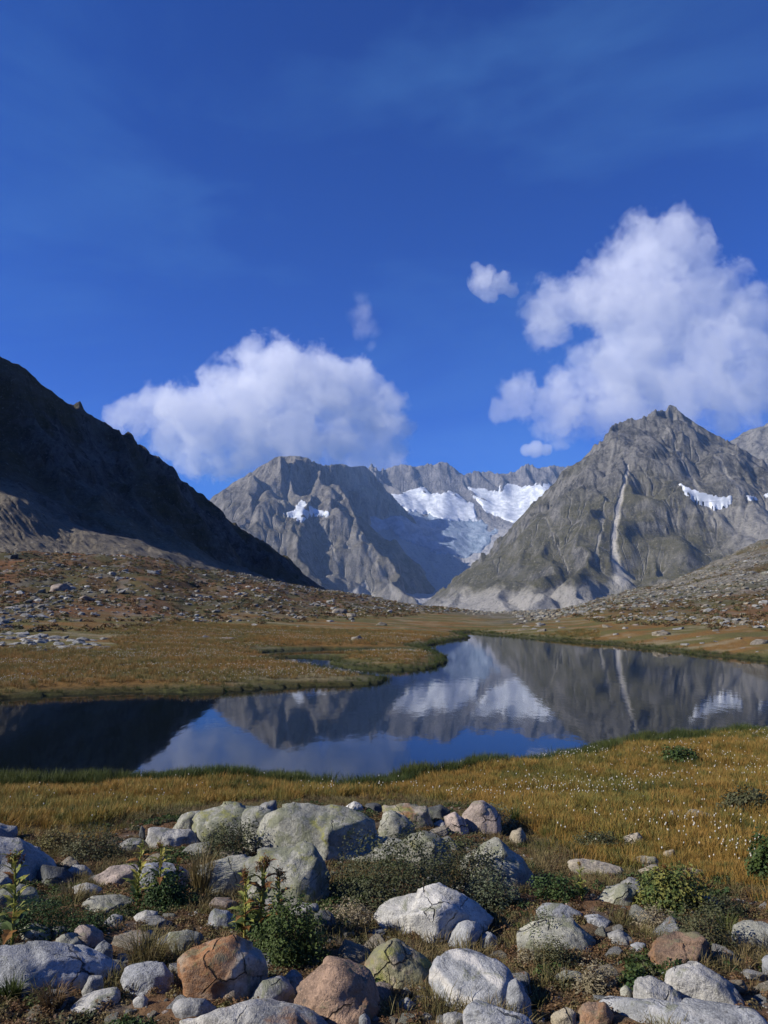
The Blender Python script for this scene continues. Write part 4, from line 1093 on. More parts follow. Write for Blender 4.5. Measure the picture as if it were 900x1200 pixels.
B('stone', 'small upright grey stone in the cotton grass, left of the pair', [(783, 955), (787, 949), (792, 954), (791, 961), (784, 961)], 'pale', .05, cat='stone')
B('boulder', 'pale long stone in the cotton grass, right of the pair', [(802, 957), (810, 948), (826, 952), (840, 958), (836, 964), (804, 963)], 'warm', .05)
B('boulder', 'flat brownish stone behind the yellow flowered herb clump', [(792, 1021), (808, 1017), (824, 1020), (824, 1026), (800, 1028)], 'tan', .1)
B('boulder', 'flat stone with yellow lichen left of the flowered herb clump', [(698, 1054), (712, 1042), (730, 1036), (746, 1044), (744, 1056), (724, 1061)], 'green', .9)
B('boulder', 'small grey stone on top behind the yellow lichened one', [(728, 1034), (737, 1028), (747, 1032), (750, 1040), (734, 1042)], 'grey', .1)
B('boulder', 'flat tan stone at the meadow edge behind the wedge shaped boulder', [(598, 974), (610, 972), (617, 980), (612, 990), (598, 988)], 'tan', .1)
B('stone', 'thin flat stone left of the white slab', [(38, 1034), (50, 1032), (58, 1035), (54, 1040), (40, 1040)], 'tan', .2, cat='stone')

# smaller loose stones scattered between the boulders
rnd = random.Random(11)
protos = []
for k in range(7):
    pl = []
    for j in range(9):
        v = np.array([rnd.gauss(0, 1), rnd.gauss(0, 1), rnd.gauss(0, 1)]); v /= np.linalg.norm(v)
        pl.append((*v, rnd.uniform(.62, 1.0) * (1 if abs(v[2]) < .6 else .7)))
    pl += [(0, 0, 1, .62), (0, 0, -1, .6), (1, 0, 0, 1.1), (-1, 0, 0, 1.1), (0, 1, 0, 1), (0, -1, 0, 1)]
    V, F = rock_shape(np.array(pl), (1, .8, .6), 4, k * 7.7 + 2, rough=1.0, sharp=70)
    protos.append(np_mesh('stone', V, F, mats=[M_ROCK]))

def free_spot(x, y, r):
    for fx, fy, w, d, a in FOOT:
        dx, dy = x - fx, y - fy
        lx_ = dx * math.cos(a) + dy * math.sin(a); ly_ = -dx * math.sin(a) + dy * math.cos(a)
        if (lx_ / (w + r * .6)) ** 2 + (ly_ / (d + r * .6)) ** 2 < 1: return False
    return True

cnt = 0; tries = 0
while cnt < 165 and tries < 6000:
    tries += 1
    px_ = rnd.uniform(-10, 910); py_ = 1200 - 230 * rnd.random() ** 1.1
    lim = np.interp(px_, [0, 200, 420, 560, 640, 900], [1000, 975, 960, 985, 1035, 1060])
    if py_ < lim: continue
    g = hit_ground(px_, py_)
    s = rnd.choice([5, 6, 8, 10, 12, 15, 18, 21]) / 900 * g[1] * rnd.uniform(.7, 1.2)
    if not free_spot(g[0], g[1], s): continue
    o = add('stone', rnd.choice(protos), loc=(g[0], g[1], g[2] + s * .10))
    o.scale = (s, s * rnd.uniform(.7, 1.0), s * rnd.uniform(.35, .7)); o.rotation_euler = (rnd.uniform(-.35, .35), rnd.uniform(-.35, .35), rnd.uniform(0, 6.28))
    tn = rnd.choice(['pale', 'grey', 'grey', 'blue', 'green', 'warm', 'tan', 'pink', 'white'])
    dress(o, tn, rnd.uniform(0, .6), rnd.choice([0, 0, 0, .3]), 0)
    word = {'warm': 'brownish', 'blue': 'blue grey', 'green': 'greenish', 'pink': 'pinkish', 'white': 'whitish'}.get(tn, tn)
    spx = s / g[1] * 900
    size = 'tiny' if spx < 5.5 else 'small' if spx < 8 else 'fair sized' if spx < 12 else 'broad flat'
    lab = None
    for nm, ax, ay in sorted(NAMED, key=lambda q: (q[1] - px_) ** 2 + 3 * (q[2] - py_) ** 2)[:7]:
        if len(nm.split()) > 10: continue
        dx, dy = px_ - ax, (py_ - ay) * 1.7
        side = ('right of' if dx > 0 else 'left of') if abs(dx) > abs(dy) else ('in front of' if dy > 0 else 'behind')
        q = '%s %s stone %s the %s' % (size, word, side, nm)
        if q not in USED and len(q.split()) <= 16: lab = q; USED.add(q); break
    tag(o, lab or 'angular loose stone half sunk in the turf between the foreground boulders', 'stone', 'angular loose stones among the boulders')
    FOOT.append((g[0], g[1], s, s, 0)); cnt += 1

# gravel: stones too small to count
def scatter_mesh(name, P_, S_, seed, mat, flat=.6, colours=None, protos_n=8, sub=1):
    """thousands of little rough stones joined into one mesh; per-point colour attribute"""
    r = np.random.RandomState(seed)
    D, F = ico(sub)
    PV = []
    for k in range(protos_n):
        q = D * (1 + .35 * (r.rand(len(D), 1) - .5)) * np.array([1, r.uniform(.6, .95), r.uniform(.5, 1) * flat])
        PV.append(q)
    PV = np.array(PV)
    n = len(P_); k = r.randint(0, protos_n, n); a = r.rand(n) * 6.283
    W = PV[k] * S_[:, None, None]
    ca, sa = np.cos(a)[:, None], np.sin(a)[:, None]
    X = W[:, :, 0] * ca - W[:, :, 1] * sa; Y = W[:, :, 0] * sa + W[:, :, 1] * ca
    tl = (r.rand(n, 1) - .5) * .7
    Zz = W[:, :, 2] + X * tl
    V = np.stack([X, Y, Zz], -1) + P_[:, None, :]
    FF = (F[None] + (np.arange(n) * len(D))[:, None, None]).reshape(-1, 3)
    me = np_mesh(name, V.reshape(-1, 3), FF, smooth=False, mats=[mat])
    if colours is not None: set_attr(me, 'cover', np.repeat(colours, len(D), axis=0), 'FLOAT_COLOR')
    return me

t = NT('field_stone')
cv = t.attr('cover', out='Color'); P = t.pos()
a = t.noise(P, 2.5, 8, .7); b = t.noise(P, 22, 5, .7)
c = t.mix(t.rng(a, .3, .7), t.mix(1, cv, (.55, .56, .55), 'MULTIPLY'), t.mix(1, cv, (1.3, 1.3, 1.28), 'MULTIPLY'))
c = t.mix(t.rng(b, .5, .7, 0, .6), c, t.mix(1, cv, (.4, .42, .38), 'MULTIPLY'))
t.bsdf(c, .93, t.bump(t.math('ADD', a, b), .8, .05), spec=.15)
M_FIELD = t.m

r = np.random.RandomState(5)
n = 9000
px_ = r.uniform(-80, 980, n); uy = r.rand(n)
yy = 2.2 + 9.5 * uy ** 1.3; xx = (px_ - 450) / 900 * yy * 1.02
md, _, _, _, n3_ = zones(xx, yy, yy * 0, yy * 0 + 9)
cl = fbm(xx * 1.7, yy * 1.7, 3)
keep = (md < .4) & (cl + r.rand(n) * .8 > .35)
xx, yy = xx[keep], yy[keep]
zz = height(xx, yy)
S_ = r.uniform(.004, .018, len(xx)) * (.6 + .12 * yy)
cols = np.array([TINT[k] for k in ['pale', 'grey', 'blue', 'tan', 'brown', 'warm', 'pink', 'dark']])[r.randint(0, 8, len(xx))]
o = add('gravel', scatter_mesh('gravel', np.stack([xx, yy, zz + S_ * .1], 1), S_, 3, M_FIELD, .7, cols))
tag(o, 'gravel and little stones strewn over the reddish soil of the knoll', 'gravel', kind='stuff')

# ---- stones on the far slopes
FR = random.Random(23)
def far_stone(px_, py_, w_px, tall=.6, tint_='pale', label=None, group=None, prot=None):
    u, e = look(px_, py_)
    ys = np.geomspace(24, 400, 500); d = CAMZ + e * ys - height(u * ys, ys)
    k = int(np.argmax(d < 0))
    if d[k] >= 0: return None
    y = ys[k]; g = (u * y, y, CAMZ + e * y)
    s = w_px / 900 * y / 2
    me = prot or FR.choice(protos)
    o = add('boulder', me, loc=(g[0], g[1] + s * .3, g[2] + s * .02))
    o.scale = (s, s * FR.uniform(.7, 1), s * tall * 1.3); o.rotation_euler = (FR.uniform(-.2, .2), FR.uniform(-.25, .25), FR.uniform(-.5, .5))
    dress(o, tuple(q * .72 for q in TINT[tint_]), FR.uniform(0, .4), 0, 0)
    tag(o, label or 'weathered boulder lying on the far slope', 'boulder', group)
    return o
far_stone(68, 692, 26, .7, 'pink', 'pinkish rounded outcrop boulder on the brown left slope', 'boulders singled out on the far slopes')
far_stone(12, 655, 18, .6, 'dark', 'dark boulder on the crest at the left edge', 'boulders singled out on the far slopes')
far_stone(130, 673, 13, .6, 'white', 'brightest flat boulder near the crest of the left slope', 'boulders singled out on the far slopes')
far_stone(181, 673, 18, .4, 'blue', 'long light boulder at the crest where the grey rubble starts', 'boulders singled out on the far slopes')
far_stone(141, 679, 14, .5, 'white', 'light boulder just below the brightest one on the left slope', 'boulders singled out on the far slopes')
far_stone(166, 703, 12, .5, 'pale', 'pale stone halfway up the left slope above the scattered group', 'boulders singled out on the far slopes')
far_stone(187, 703, 11, .5, 'tan', 'tan stone right of the halfway pale stone on the left slope', 'boulders singled out on the far slopes')
far_stone(97, 702, 16, .5, 'pink', 'broad low pink grey stone below the rounded outcrop', 'boulders singled out on the far slopes')
far_stone(243, 748, 11, .6, 'pale', 'pale stone at the foot of the left slope by the bog', 'boulders singled out on the far slopes')
far_stone(265, 750, 16, .4, 'pink', 'pinkish flat stone at the foot of the left slope by the bog', 'boulders singled out on the far slopes')
far_stone(281, 747, 9, .5, 'grey', 'grey stone right of the pinkish one at the edge of the bog', 'boulders singled out on the far slopes')
far_stone(394, 719, 24, .6, 'warm', 'largest tan boulder on the middle moraine', 'boulders singled out on the far slopes')
far_stone(413, 723, 12, .9, 'warm', 'pointed tan stone right of the largest tan boulder', 'boulders singled out on the far slopes')
far_stone(446, 733, 15, .7, 'tan', 'round olive tan boulder before the outlet of the tarn', 'boulders singled out on the far slopes')
far_stone(417, 750, 15, .6, 'warm', 'tan boulder standing in the bog near the pools', 'boulders singled out on the far slopes')
far_stone(778, 744, 21, .6, 'warm', 'largest pale boulder on the right bank', 'boulders singled out on the far slopes')
far_stone(795, 738, 12, .4, 'blue', 'flat bluish stone behind the largest right bank boulder', 'boulders singled out on the far slopes')
far_stone(712, 735, 16, .3, 'tan', 'low flat stone on the right bank left of the largest boulder', 'boulders singled out on the far slopes')
far_stone(735, 737, 8, .5, 'pale', 'small pale stone between the low flat and the largest boulder', 'boulders singled out on the far slopes')
far_stone(845, 725, 14, .3, 'pale', 'pale stone low on the right slope', 'boulders singled out on the far slopes')
far_stone(889, 755, 22, .6, 'warm', 'pale boulder by the shore at the right edge of the view', 'boulders singled out on the far slopes')
far_stone(790, 722, 12, .3, 'tan', 'tan flat stone on the right slope under the grey scree', 'boulders singled out on the far slopes')
cnt = 0
while cnt < 120:
    left = FR.random() < .62
    if left: px_ = FR.uniform(0, 420); py_ = FR.uniform(np.interp(px_, [0, 250, 420], [650, 672, 702]), np.interp(px_, [0, 250, 420], [742, 738, 735]))
    else: px_ = FR.uniform(600, 900); py_ = FR.uniform(np.interp(px_, [600, 900], [724, 690]), np.interp(px_, [600, 750, 900], [738, 750, 768]))
    o = far_stone(px_, py_, FR.uniform(5, 12) * (1 if left else .9), FR.uniform(.3, .6), FR.choice(['pale', 'warm', 'grey', 'tan', 'pink', 'pale']),
                  'pale stone among many scattered over the brown left slope' if left else 'pale stone among many scattered over the brown right bank',
                  'pale stones on the brown left slope' if left else 'pale stones on the right bank')
    if o: cnt += 1
# the white boulder field at the left edge
k = 0
while k < 60:
    px_ = FR.uniform(-5, 125); py_ = FR.uniform(742 + .06 * px_, 765 - .03 * px_)
    o = far_stone(px_, py_, FR.uniform(9, 19), FR.uniform(.25, .5), FR.choice(['white', 'pale', 'blue', 'white', 'grey']), 'whitish stone in the crowded boulder field at the left edge of the bog', 'whitish boulder field by the bog')
    if o: k += 1
def slope_stones(name, label, n, pxr, pyf, szr, dens, seed, tints, sub=1, flat=.6):
    r = np.random.RandomState(seed)
    y = np.exp(r.uniform(math.log(pyf[0]), math.log(pyf[1]), n)); u = (r.uniform(pxr[0], pxr[1], n) - 450) / 900
    x = u * y
    sd = shore_sd(x, y); z = height(x, y, sd)
    keep = dens(x, y, z, sd, r.rand(n)) & (sd > .6)
    x, y, z = x[keep], y[keep], z[keep]
    S_ = r.uniform(*szr, len(x)) ** 1.0 * (.45 + r.rand(len(x)) ** 6 * 1.9)
    cols = np.array([TINT[k] for k in tints])[r.randint(0, len(tints), len(x))] * r.uniform(.4, .85, (len(x), 1))
    o = add(name, scatter_mesh(name, np.stack([x, y, z + S_ * .08], 1), S_, seed, M_FIELD, flat, cols, sub=sub))
    tag(o, label, 'rubble', kind='stuff')
slope_stones('slope_rubble', 'countless small stones scattered over the brown slopes', 21000, (-60, 960), (55, 185), (.10, .34),
    lambda x, y, z, sd, q: (z > 1.3) & (fbm(x * .07, y * .05, 4) + .9 * q > .40), 4, ['pale', 'warm', 'white', 'tan', 'grey'])
slope_stones('moraine_rubble', 'dense grey rubble along the crest of the moraine', 14000, (150, 640), (110, 215), (.09, .30),
    lambda x, y, z, sd, q: (sstep(130, 165, y + 14 * fbm(x * .05, y * .05, 3)) * sstep(-.32, -.15, x / y) > q * .9), 6, ['grey', 'tan', 'warm', 'green'])
slope_stones('scree_rubble', 'grey scree and blocks on the right slope', 16000, (600, 960), (95, 300), (.10, .32),
    lambda x, y, z, sd, q: (sstep(.05, .2, x / y) * sstep(95, 135, y) * (1 - .85 * sstep(-.05, .25, fbm(x * .02 + 11, y * .03 + 2, 4) + (z - 16) * .03)) > q), 8, ['grey', 'warm', 'tan', 'green'])
# ------------------------------------------------------------------ grasses and herbs
def foliage_material(name, cols, rough=.6, scale=.6, transl=.25, var=.35):
    """cols: three real colours mixed by place and by plant"""
    t = NT(name)
    P = t.pos(); rn = t.node('ShaderNodeObjectInfo').outputs['Random']
    a = t.noise(P, scale, 5, .6); b = t.noise(P, scale * 9, 3, .6)
    f = t.math('ADD', t.math('MULTIPLY', a, .75), t.math('MULTIPLY', rn, .25))
    c = t.mix(t.rng(f, .38, .60), cols[0], cols[1])
    c = t.mix(t.rng(b, .52, .68), c, cols[2])
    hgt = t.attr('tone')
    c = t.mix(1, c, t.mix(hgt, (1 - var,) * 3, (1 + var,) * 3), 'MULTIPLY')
    p = t.node('ShaderNodeBsdfPrincipled'); t.put(p.inputs['Base Color'], c); p.inputs['Roughness'].default_value = rough
    p.inputs['Specular IOR Level'].default_value = .2
    tl = t.node('ShaderNodeBsdfTranslucent'); t.put(tl.inputs[0], c)
    m = t.node('ShaderNodeMixShader'); m.inputs[0].default_value = transl
    t.l.new(p.outputs[0], m.inputs[1]); t.l.new(tl.outputs[0], m.inputs[2]); t.l.new(m.outputs[0], t.out.inputs[0])
    return t.m

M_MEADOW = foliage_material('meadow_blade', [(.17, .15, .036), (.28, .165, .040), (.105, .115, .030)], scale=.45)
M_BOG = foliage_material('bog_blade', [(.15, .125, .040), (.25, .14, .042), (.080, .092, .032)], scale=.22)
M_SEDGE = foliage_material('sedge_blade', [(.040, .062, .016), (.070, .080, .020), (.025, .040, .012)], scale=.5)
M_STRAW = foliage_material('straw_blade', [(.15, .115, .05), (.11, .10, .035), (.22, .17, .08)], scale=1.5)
M_HEATH = foliage_material('heath_leaf', [(.115, .075, .036), (.15, .085, .042), (.085, .080, .032)], scale=1.2)
M_HERB = foliage_material('green_herb_leaf', [(.035, .065, .020), (.060, .085, .022), (.020, .040, .014)], scale=1.5)
M_YHERB = foliage_material('yellow_green_leaf', [(.19, .21, .05), (.28, .25, .06), (.11, .15, .035)], scale=3)
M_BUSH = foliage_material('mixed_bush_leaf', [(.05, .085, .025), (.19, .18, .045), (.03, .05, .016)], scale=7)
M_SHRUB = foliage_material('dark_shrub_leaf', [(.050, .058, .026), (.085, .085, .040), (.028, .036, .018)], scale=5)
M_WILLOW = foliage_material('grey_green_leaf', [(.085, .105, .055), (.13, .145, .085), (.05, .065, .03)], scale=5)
M_DRY = foliage_material('dry_herb_leaf', [(.22, .19, .12), (.30, .25, .16), (.12, .10, .055)], scale=4)
M_RUSTLEAF = foliage_material('rusty_dead_leaf', [(.16, .075, .025), (.22, .11, .035), (.08, .045, .02)], scale=3)
t = NT('cotton_tuft'); t.bsdf((.48, .46, .40), .9, spec=.05); M_COTTON = t.m
t = NT('woody_stem'); t.bsdf(t.mix(t.noise(t.pos(), 60, 3), (.07, .05, .03), (.14, .10, .06)), .9); M_STEM = t.m

def blades(n, h, spread, width, lean, seed, droop=.3):
    r = np.random.RandomState(seed)
    a = r.rand(n) * 6.283; rad = spread * np.sqrt(r.rand(n))
    bx_, by_ = rad * np.cos(a), rad * np.sin(a)
    H = h * r.uniform(.55, 1.0, n); az = a + r.normal(0, .8, n); ln = lean * r.uniform(.3, 1.2, n)
    V = []; F = []; T = []
    for i in range(n):
        d = np.array([math.cos(az[i]), math.sin(az[i]), 0]); s = np.array([-d[1], d[0], 0]) * width * .5
        tw = r.uniform(-1, 1); s = s * math.cos(tw) + d * width * .5 * math.sin(tw)
        b = np.array([bx_[i], by_[i], -.01]); k = len(V)
        p1 = b + d * H[i] * ln[i] * .35 + np.array([0, 0, H[i] * .55]); 
        p2 = b + d * H[i] * ln[i] * (1.0) + np.array([0, 0, H[i] * (1 - droop * ln[i])])
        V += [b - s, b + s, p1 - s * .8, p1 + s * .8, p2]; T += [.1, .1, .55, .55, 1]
        F += [[k, k + 1, k + 3], [k, k + 3, k + 2], [k + 2, k + 3, k + 4]]
    return np.array(V), np.array(F), np.array(T)

def leaf_cloud(n, radii, leaf, seed, up=.5, lumps=5, narrow=.45, low=.0):
    r = np.random.RandomState(seed)
    c = r.normal(0, 1, (n, 3)); c /= np.linalg.norm(c, axis=1)[:, None]
    c[:, 2] = np.abs(c[:, 2]) if low == 0 else c[:, 2]
    rad = r.rand(n) ** .28
    lump = 1 + .50 * perlin3(c * 2.0 + seed) + .30 * perlin3(c * 5.5 + seed) + .15 * (r.rand(n) ** 6)
    P_ = c * (rad * lump)[:, None] * np.array(radii)
    N = c * .7 + r.normal(0, .55, (n, 3)) + np.array([0, 0, up]); N /= np.linalg.norm(N, axis=1)[:, None]
    A = r.normal(0, 1, (n, 3)); A -= (A * N).sum(1)[:, None] * N; A /= np.linalg.norm(A, axis=1)[:, None]
    Bv = np.cross(N, A)
    L = leaf * r.uniform(.6, 1.25, n)[:, None]
    v0 = P_; v2 = P_ + A * L; m = P_ + A * L * .5 + N * L * .12
    v1 = m + Bv * L * narrow; v3 = m - Bv * L * narrow
    V = np.stack([v0, v1, v2, v3], 1).reshape(-1, 3)
    k = np.arange(n)[:, None] * 4
    F = np.concatenate([k + [0, 1, 2], k + [0, 2, 3]])
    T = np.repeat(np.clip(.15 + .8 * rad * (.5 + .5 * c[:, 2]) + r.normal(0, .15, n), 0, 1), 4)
    return V, F, T

def mesh_t(name, V, F, T, mat, extra=None):
    me = np_mesh(name, V, F, smooth=False, mats=[mat]); set_attr(me, 'tone', T); return me

def tubes(name, lines, mat, sides=4):
    V = []; F = []
    for pts, r0, r1 in lines:
        pts = np.array(pts, float); n = len(pts); k0 = len(V)
        for i, p in enumerate(pts):
            d = pts[min(i + 1, n - 1)] - pts[max(i - 1, 0)]; d = d / (np.linalg.norm(d) + 1e-9)
            a = np.cross(d, [1, .3, 0]); a /= np.linalg.norm(a) + 1e-9; b = np.cross(d, a)
            rr_ = r0 + (r1 - r0) * i / (n - 1)
            for j in range(sides): V.append(p + rr_ * (a * math.cos(6.283 * j / sides) + b * math.sin(6.283 * j / sides)))
        for i in range(n - 1):
            for j in range(sides):
                q = k0 + i * sides; F.append([q + j, q + (j + 1) % sides, q + sides + (j + 1) % sides, q + sides + j])
    me = np_mesh(name, np.array(V), np.array(F), mats=[mat]); set_attr(me, 'tone', np.full(len(V), .5)); return me

def instanced(name, label, cat, P_, S_, kinds, seed, tilt=.25, squash=None):
    """a mass nobody could count: points carrying the tufts"""
    r = np.random.RandomState(seed)
    me = bpy.data.meshes.new(name); n = len(P_)
    me.vertices.add(n); me.vertices.foreach_set('co', np.ascontiguousarray(P_, dtype=np.float32).ravel())
    rot = np.stack([r.normal(0, tilt, n), r.normal(0, tilt, n), r.rand(n) * 6.283], 1)
    set_attr(me, 'turn', rot, 'FLOAT_VECTOR'); set_attr(me, 'size', S_)
    a = me.attributes.new('pick', 'INT', 'POINT'); a.data.foreach_set('value', r.randint(0, len(kinds), n).astype(np.int32))
    o = add(name, me)
    hid = bpy.data.collections.new(name + '_kinds')
    for k in kinds:
        q = bpy.data.objects.new('tuft', k); hid.objects.link(q)
    ng = bpy.data.node_groups.new(name + '_scatter', 'GeometryNodeTree')
    ng.interface.new_socket('Geometry', in_out='INPUT', socket_type='NodeSocketGeometry'); ng.interface.new_socket('Geometry', in_out='OUTPUT', socket_type='NodeSocketGeometry')
    N = ng.nodes; L = ng.links
    gi, go = N.new('NodeGroupInput'), N.new('NodeGroupOutput')
    mp_ = N.new('GeometryNodeMeshToPoints'); ip = N.new('GeometryNodeInstanceOnPoints')
    ci = N.new('GeometryNodeCollectionInfo'); ci.inputs['Collection'].default_value = hid; ci.inputs['Separate Children'].default_value = True; ci.inputs['Reset Children'].default_value = True
    def na(nm, ty):
        q = N.new('GeometryNodeInputNamedAttribute'); q.data_type = ty; q.inputs['Name'].default_value = nm
        return [s for s in q.outputs if s.enabled and s.name == 'Attribute'][0]
    L.new(gi.outputs[0], mp_.inputs['Mesh']); L.new(mp_.outputs[0], ip.inputs['Points']); L.new(ci.outputs[0], ip.inputs['Instance'])
    ip.inputs['Pick Instance'].default_value = True
    L.new(na('pick', 'INT'), ip.inputs['Instance Index']); L.new(na('turn', 'FLOAT_VECTOR'), ip.inputs['Rotation']); L.new(na('size', 'FLOAT'), ip.inputs['Scale'])
    L.new(ip.outputs[0], go.inputs[0])
    md = o.modifiers.new('scatter', 'NODES'); md.node_group = ng
    tag(o, label, cat, kind='stuff')
    return o

FT = np.array(FOOT)
def off_rocks(x, y, m=.0):
    ok = np.ones(len(x), bool)
    for fx, fy, w, d, a in FT:
        dx, dy = x - fx, y - fy
        q = ((dx * math.cos(a) + dy * math.sin(a)) / (w * .92 + m)) ** 2 + ((-dx * math.sin(a) + dy * math.cos(a)) / (d * .92 + m)) ** 2
        ok &= q > 1
    return ok
def tilted(zx): return zx

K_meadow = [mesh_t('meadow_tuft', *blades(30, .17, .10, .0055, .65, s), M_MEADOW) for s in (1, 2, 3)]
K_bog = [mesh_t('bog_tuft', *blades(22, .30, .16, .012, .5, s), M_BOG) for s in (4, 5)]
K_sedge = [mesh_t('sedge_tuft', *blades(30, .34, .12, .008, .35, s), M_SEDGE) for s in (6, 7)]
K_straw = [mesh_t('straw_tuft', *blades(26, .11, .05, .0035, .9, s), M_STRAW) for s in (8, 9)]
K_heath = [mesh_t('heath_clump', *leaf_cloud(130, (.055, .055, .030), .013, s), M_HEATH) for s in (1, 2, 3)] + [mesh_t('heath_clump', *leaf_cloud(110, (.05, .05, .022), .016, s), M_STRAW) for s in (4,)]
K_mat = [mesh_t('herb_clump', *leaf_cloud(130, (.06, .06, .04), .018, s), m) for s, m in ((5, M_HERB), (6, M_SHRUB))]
def cotton(seed):
    r = np.random.RandomState(seed); V, F, T = blades(3, .25, .012, .0035, .22, seed)
    D, Fi = ico(1); k = len(V)
    top = V[4]
    h = D * np.array([.0075, .0075, .011]) * (1 + .3 * r.rand(len(D), 1)) + top
    me = np_mesh('cotton_grass', np.concatenate([V, h]), np.concatenate([F, Fi + k]), smooth=True, mats=[M_MEADOW, M_COTTON], fmat=np.concatenate([np.zeros(len(F)), np.ones(len(Fi))]))
    set_attr(me, 'tone', np.concatenate([T, np.ones(len(h))])); return me
K_cotton = [cotton(s) for s in (1, 2, 3)]

r = np.random.RandomState(77)
def field(n, pxr, yr, seed):
    r = np.random.RandomState(seed)
    # even in the place itself
    y = np.sqrt(r.uniform(yr[0] ** 2, yr[1] ** 2, n)); u = (r.uniform(pxr[0], pxr[1], n) - 450) / 900
    return u * y, y, r
# near meadow
x, y, r = field(46000, (-160, 1060), (5.5, 24), 1)
sd = shore_sd(x, y); z = height(x, y, sd)
md = zones(x, y, z, sd)[0]
k = (sd > .15) & (md > r.rand(len(x))) & (y < 26) & off_rocks(x, y, .02)
x, y, z, sd = x[k], y[k], z[k], sd[k]
hgt = .75 + .5 * sstep(-.3, .4, fbm(x * .8, y * .8, 3)); hgt *= .72 + .28 * sstep(1.5, 4.5, y - 5)
wet = sd < 1.1 + .5 * fbm(x * .6, y * .6, 2)
instanced('meadow_grass', 'golden green sedge meadow between the boulders and the tarn', 'grass', np.stack([x, y, z], 1)[~wet], hgt[~wet], K_meadow, 2)
wet2 = wet
instanced('shore_sedge', 'dark green sedge fringe along the near shore of the tarn', 'grass', np.stack([x, y, z], 1)[wet2], hgt[wet2] * .8, K_sedge, 3)
x, y, r = field(16000, (-160, 1060), (5.8, 22), 31)
sd = shore_sd(x, y); z = height(x, y, sd); md = zones(x, y, z, sd)[0]
k = (sd > .3) & (md > .7) & off_rocks(x, y, .02) & (r.rand(len(x)) < .9 * sstep(.12, .42, fbm(x * .5 + 60, y * .35 + 9, 4)))
instanced('green_sedge', 'darker green sedge patches in the golden near meadow', 'grass', np.stack([x, y, z], 1)[k], r.uniform(.35, .62, k.sum()), K_sedge, 13)
# cotton grass
x, y, r = field(12000, (-100, 1000), (6, 24), 9)
sd = shore_sd(x, y); z = height(x, y, sd); md = zones(x, y, z, sd)[0]
dn = (.12 + sstep(-.2, .5, fbm(x * .35 + 4, y * .35, 3))) * np.where(x > .5, 1.0, .35)
k = (sd > .3) & (md > .6) & (r.rand(len(x)) < dn) & off_rocks(x, y, .02)
instanced('cotton_grass', 'white cotton grass heads dotted over the near meadow', 'cotton grass', np.stack([x, y, z], 1)[k], r.uniform(.7, 1.15, k.sum()), K_cotton, 4, .12)
# far bog
x, y, r = field(30000, (-80, 700), (26, 72), 12)
sd = shore_sd(x, y); z = height(x, y, sd)
k = (sd > .35) & (z < 1.4) & ((x < y * .14) | (sd < 5)) & (r.rand(len(x)) > sstep(-.31, -.37, x / y + .04 * fbm(x * .2, y * .2, 3)) * sstep(43, 48, y + 3 * fbm(x * .2, y * .1, 3))) & (poly_sd(x, y, qx, qy) > .6)
x, y, z, sd = x[k], y[k], z[k], sd[k]
wet = sd < 1.3
instanced('bog_grass', 'rust and straw coloured bog grass on the far bank', 'grass', np.stack([x, y, z], 1)[~wet], r.uniform(.6, 1.0, (~wet).sum()), K_bog, 5)
pts = []
r = np.random.RandomState(15)
n = len(sx)
for i in range(n):
    a = np.array([sx[i], sy[i]]); b = np.array([sx[(i + 1) % n], sy[(i + 1) % n]])
    if min(a[1], b[1]) < 23 : continue
    L_ = np.linalg.norm(b - a); m = int(min(L_, 160) * 14)
    q = a + (b - a) * r.rand(m, 1) + r.normal(0, .55, (m, 2)); pts.append(q)
q = np.concatenate(pts); sd = shore_sd(q[:, 0], q[:, 1]); z = height(q[:, 0], q[:, 1], sd)
k = (sd > -.12) & (sd < 1.6)
instanced('bank_sedge', 'dark green sedge along the far shore of the tarn', 'grass', np.stack([q[:, 0], q[:, 1], np.maximum(z, -.02)], 1)[k], np.random.RandomState(2).uniform(.5, .95, k.sum()) * np.where(q[k][:, 0] < 0, .75, 1), K_sedge, 6)
K_fluff = [cotton(7)]
x, y, r = field(26000, (-50, 620), (26, 66), 19)
sd = shore_sd(x, y); z = height(x, y, sd)
k = (sd > 1.0) & (z < 1.3) & (r.rand(len(x)) > sstep(-.29, -.37, x / y) * sstep(43, 48, y)) & (r.rand(len(x)) < sstep(.02, .32, fbm(x * .12 + 30, y * .5 + 8, 4)))
instanced('far_cotton_grass', 'pale bands of cotton grass over the far bog', 'cotton grass', np.stack([x, y, z], 1)[k], r.uniform(1.0, 1.6, k.sum()), K_cotton, 7, .15)

# knoll between the boulders
x, y, r = field(40000, (-60, 960), (2.3, 13), 21)
z = height(x, y); md = zones(x, y, z, z * 0 + 9)[0]
pt = fbm(x * 1.3 + 2, y * 1.3, 4)
k = (md < .6) & off_rocks(x, y, .0) & (r.rand(len(x)) < .25 + .75 * sstep(-.2, .3, pt)) & (r.rand(len(x)) < .75)
instanced('heath_mat', 'low reddish brown heath covering the soil between the boulders', 'ground cover', np.stack([x, y, z], 1)[k], r.uniform(.5, 1.15, k.sum()), K_heath, 8)
x, y, r = field(15000, (-60, 960), (2.3, 13), 22)
z = height(x, y); md = zones(x, y, z, z * 0 + 9)[0]
pt = fbm(x * .9 + 12, y * .9, 4)
k = (md < .6) & off_rocks(x, y, .0) & (r.rand(len(x)) < sstep(-.1, .35, pt))
instanced('short_grass', 'short straw coloured grass between the boulders', 'grass', np.stack([x, y, z], 1)[k], r.uniform(.6, 1.4, k.sum()), K_straw, 9)
x, y, r = field(9000, (-60, 960), (2.3, 12), 24)
z = height(x, y); md = zones(x, y, z, z * 0 + 9)[0]
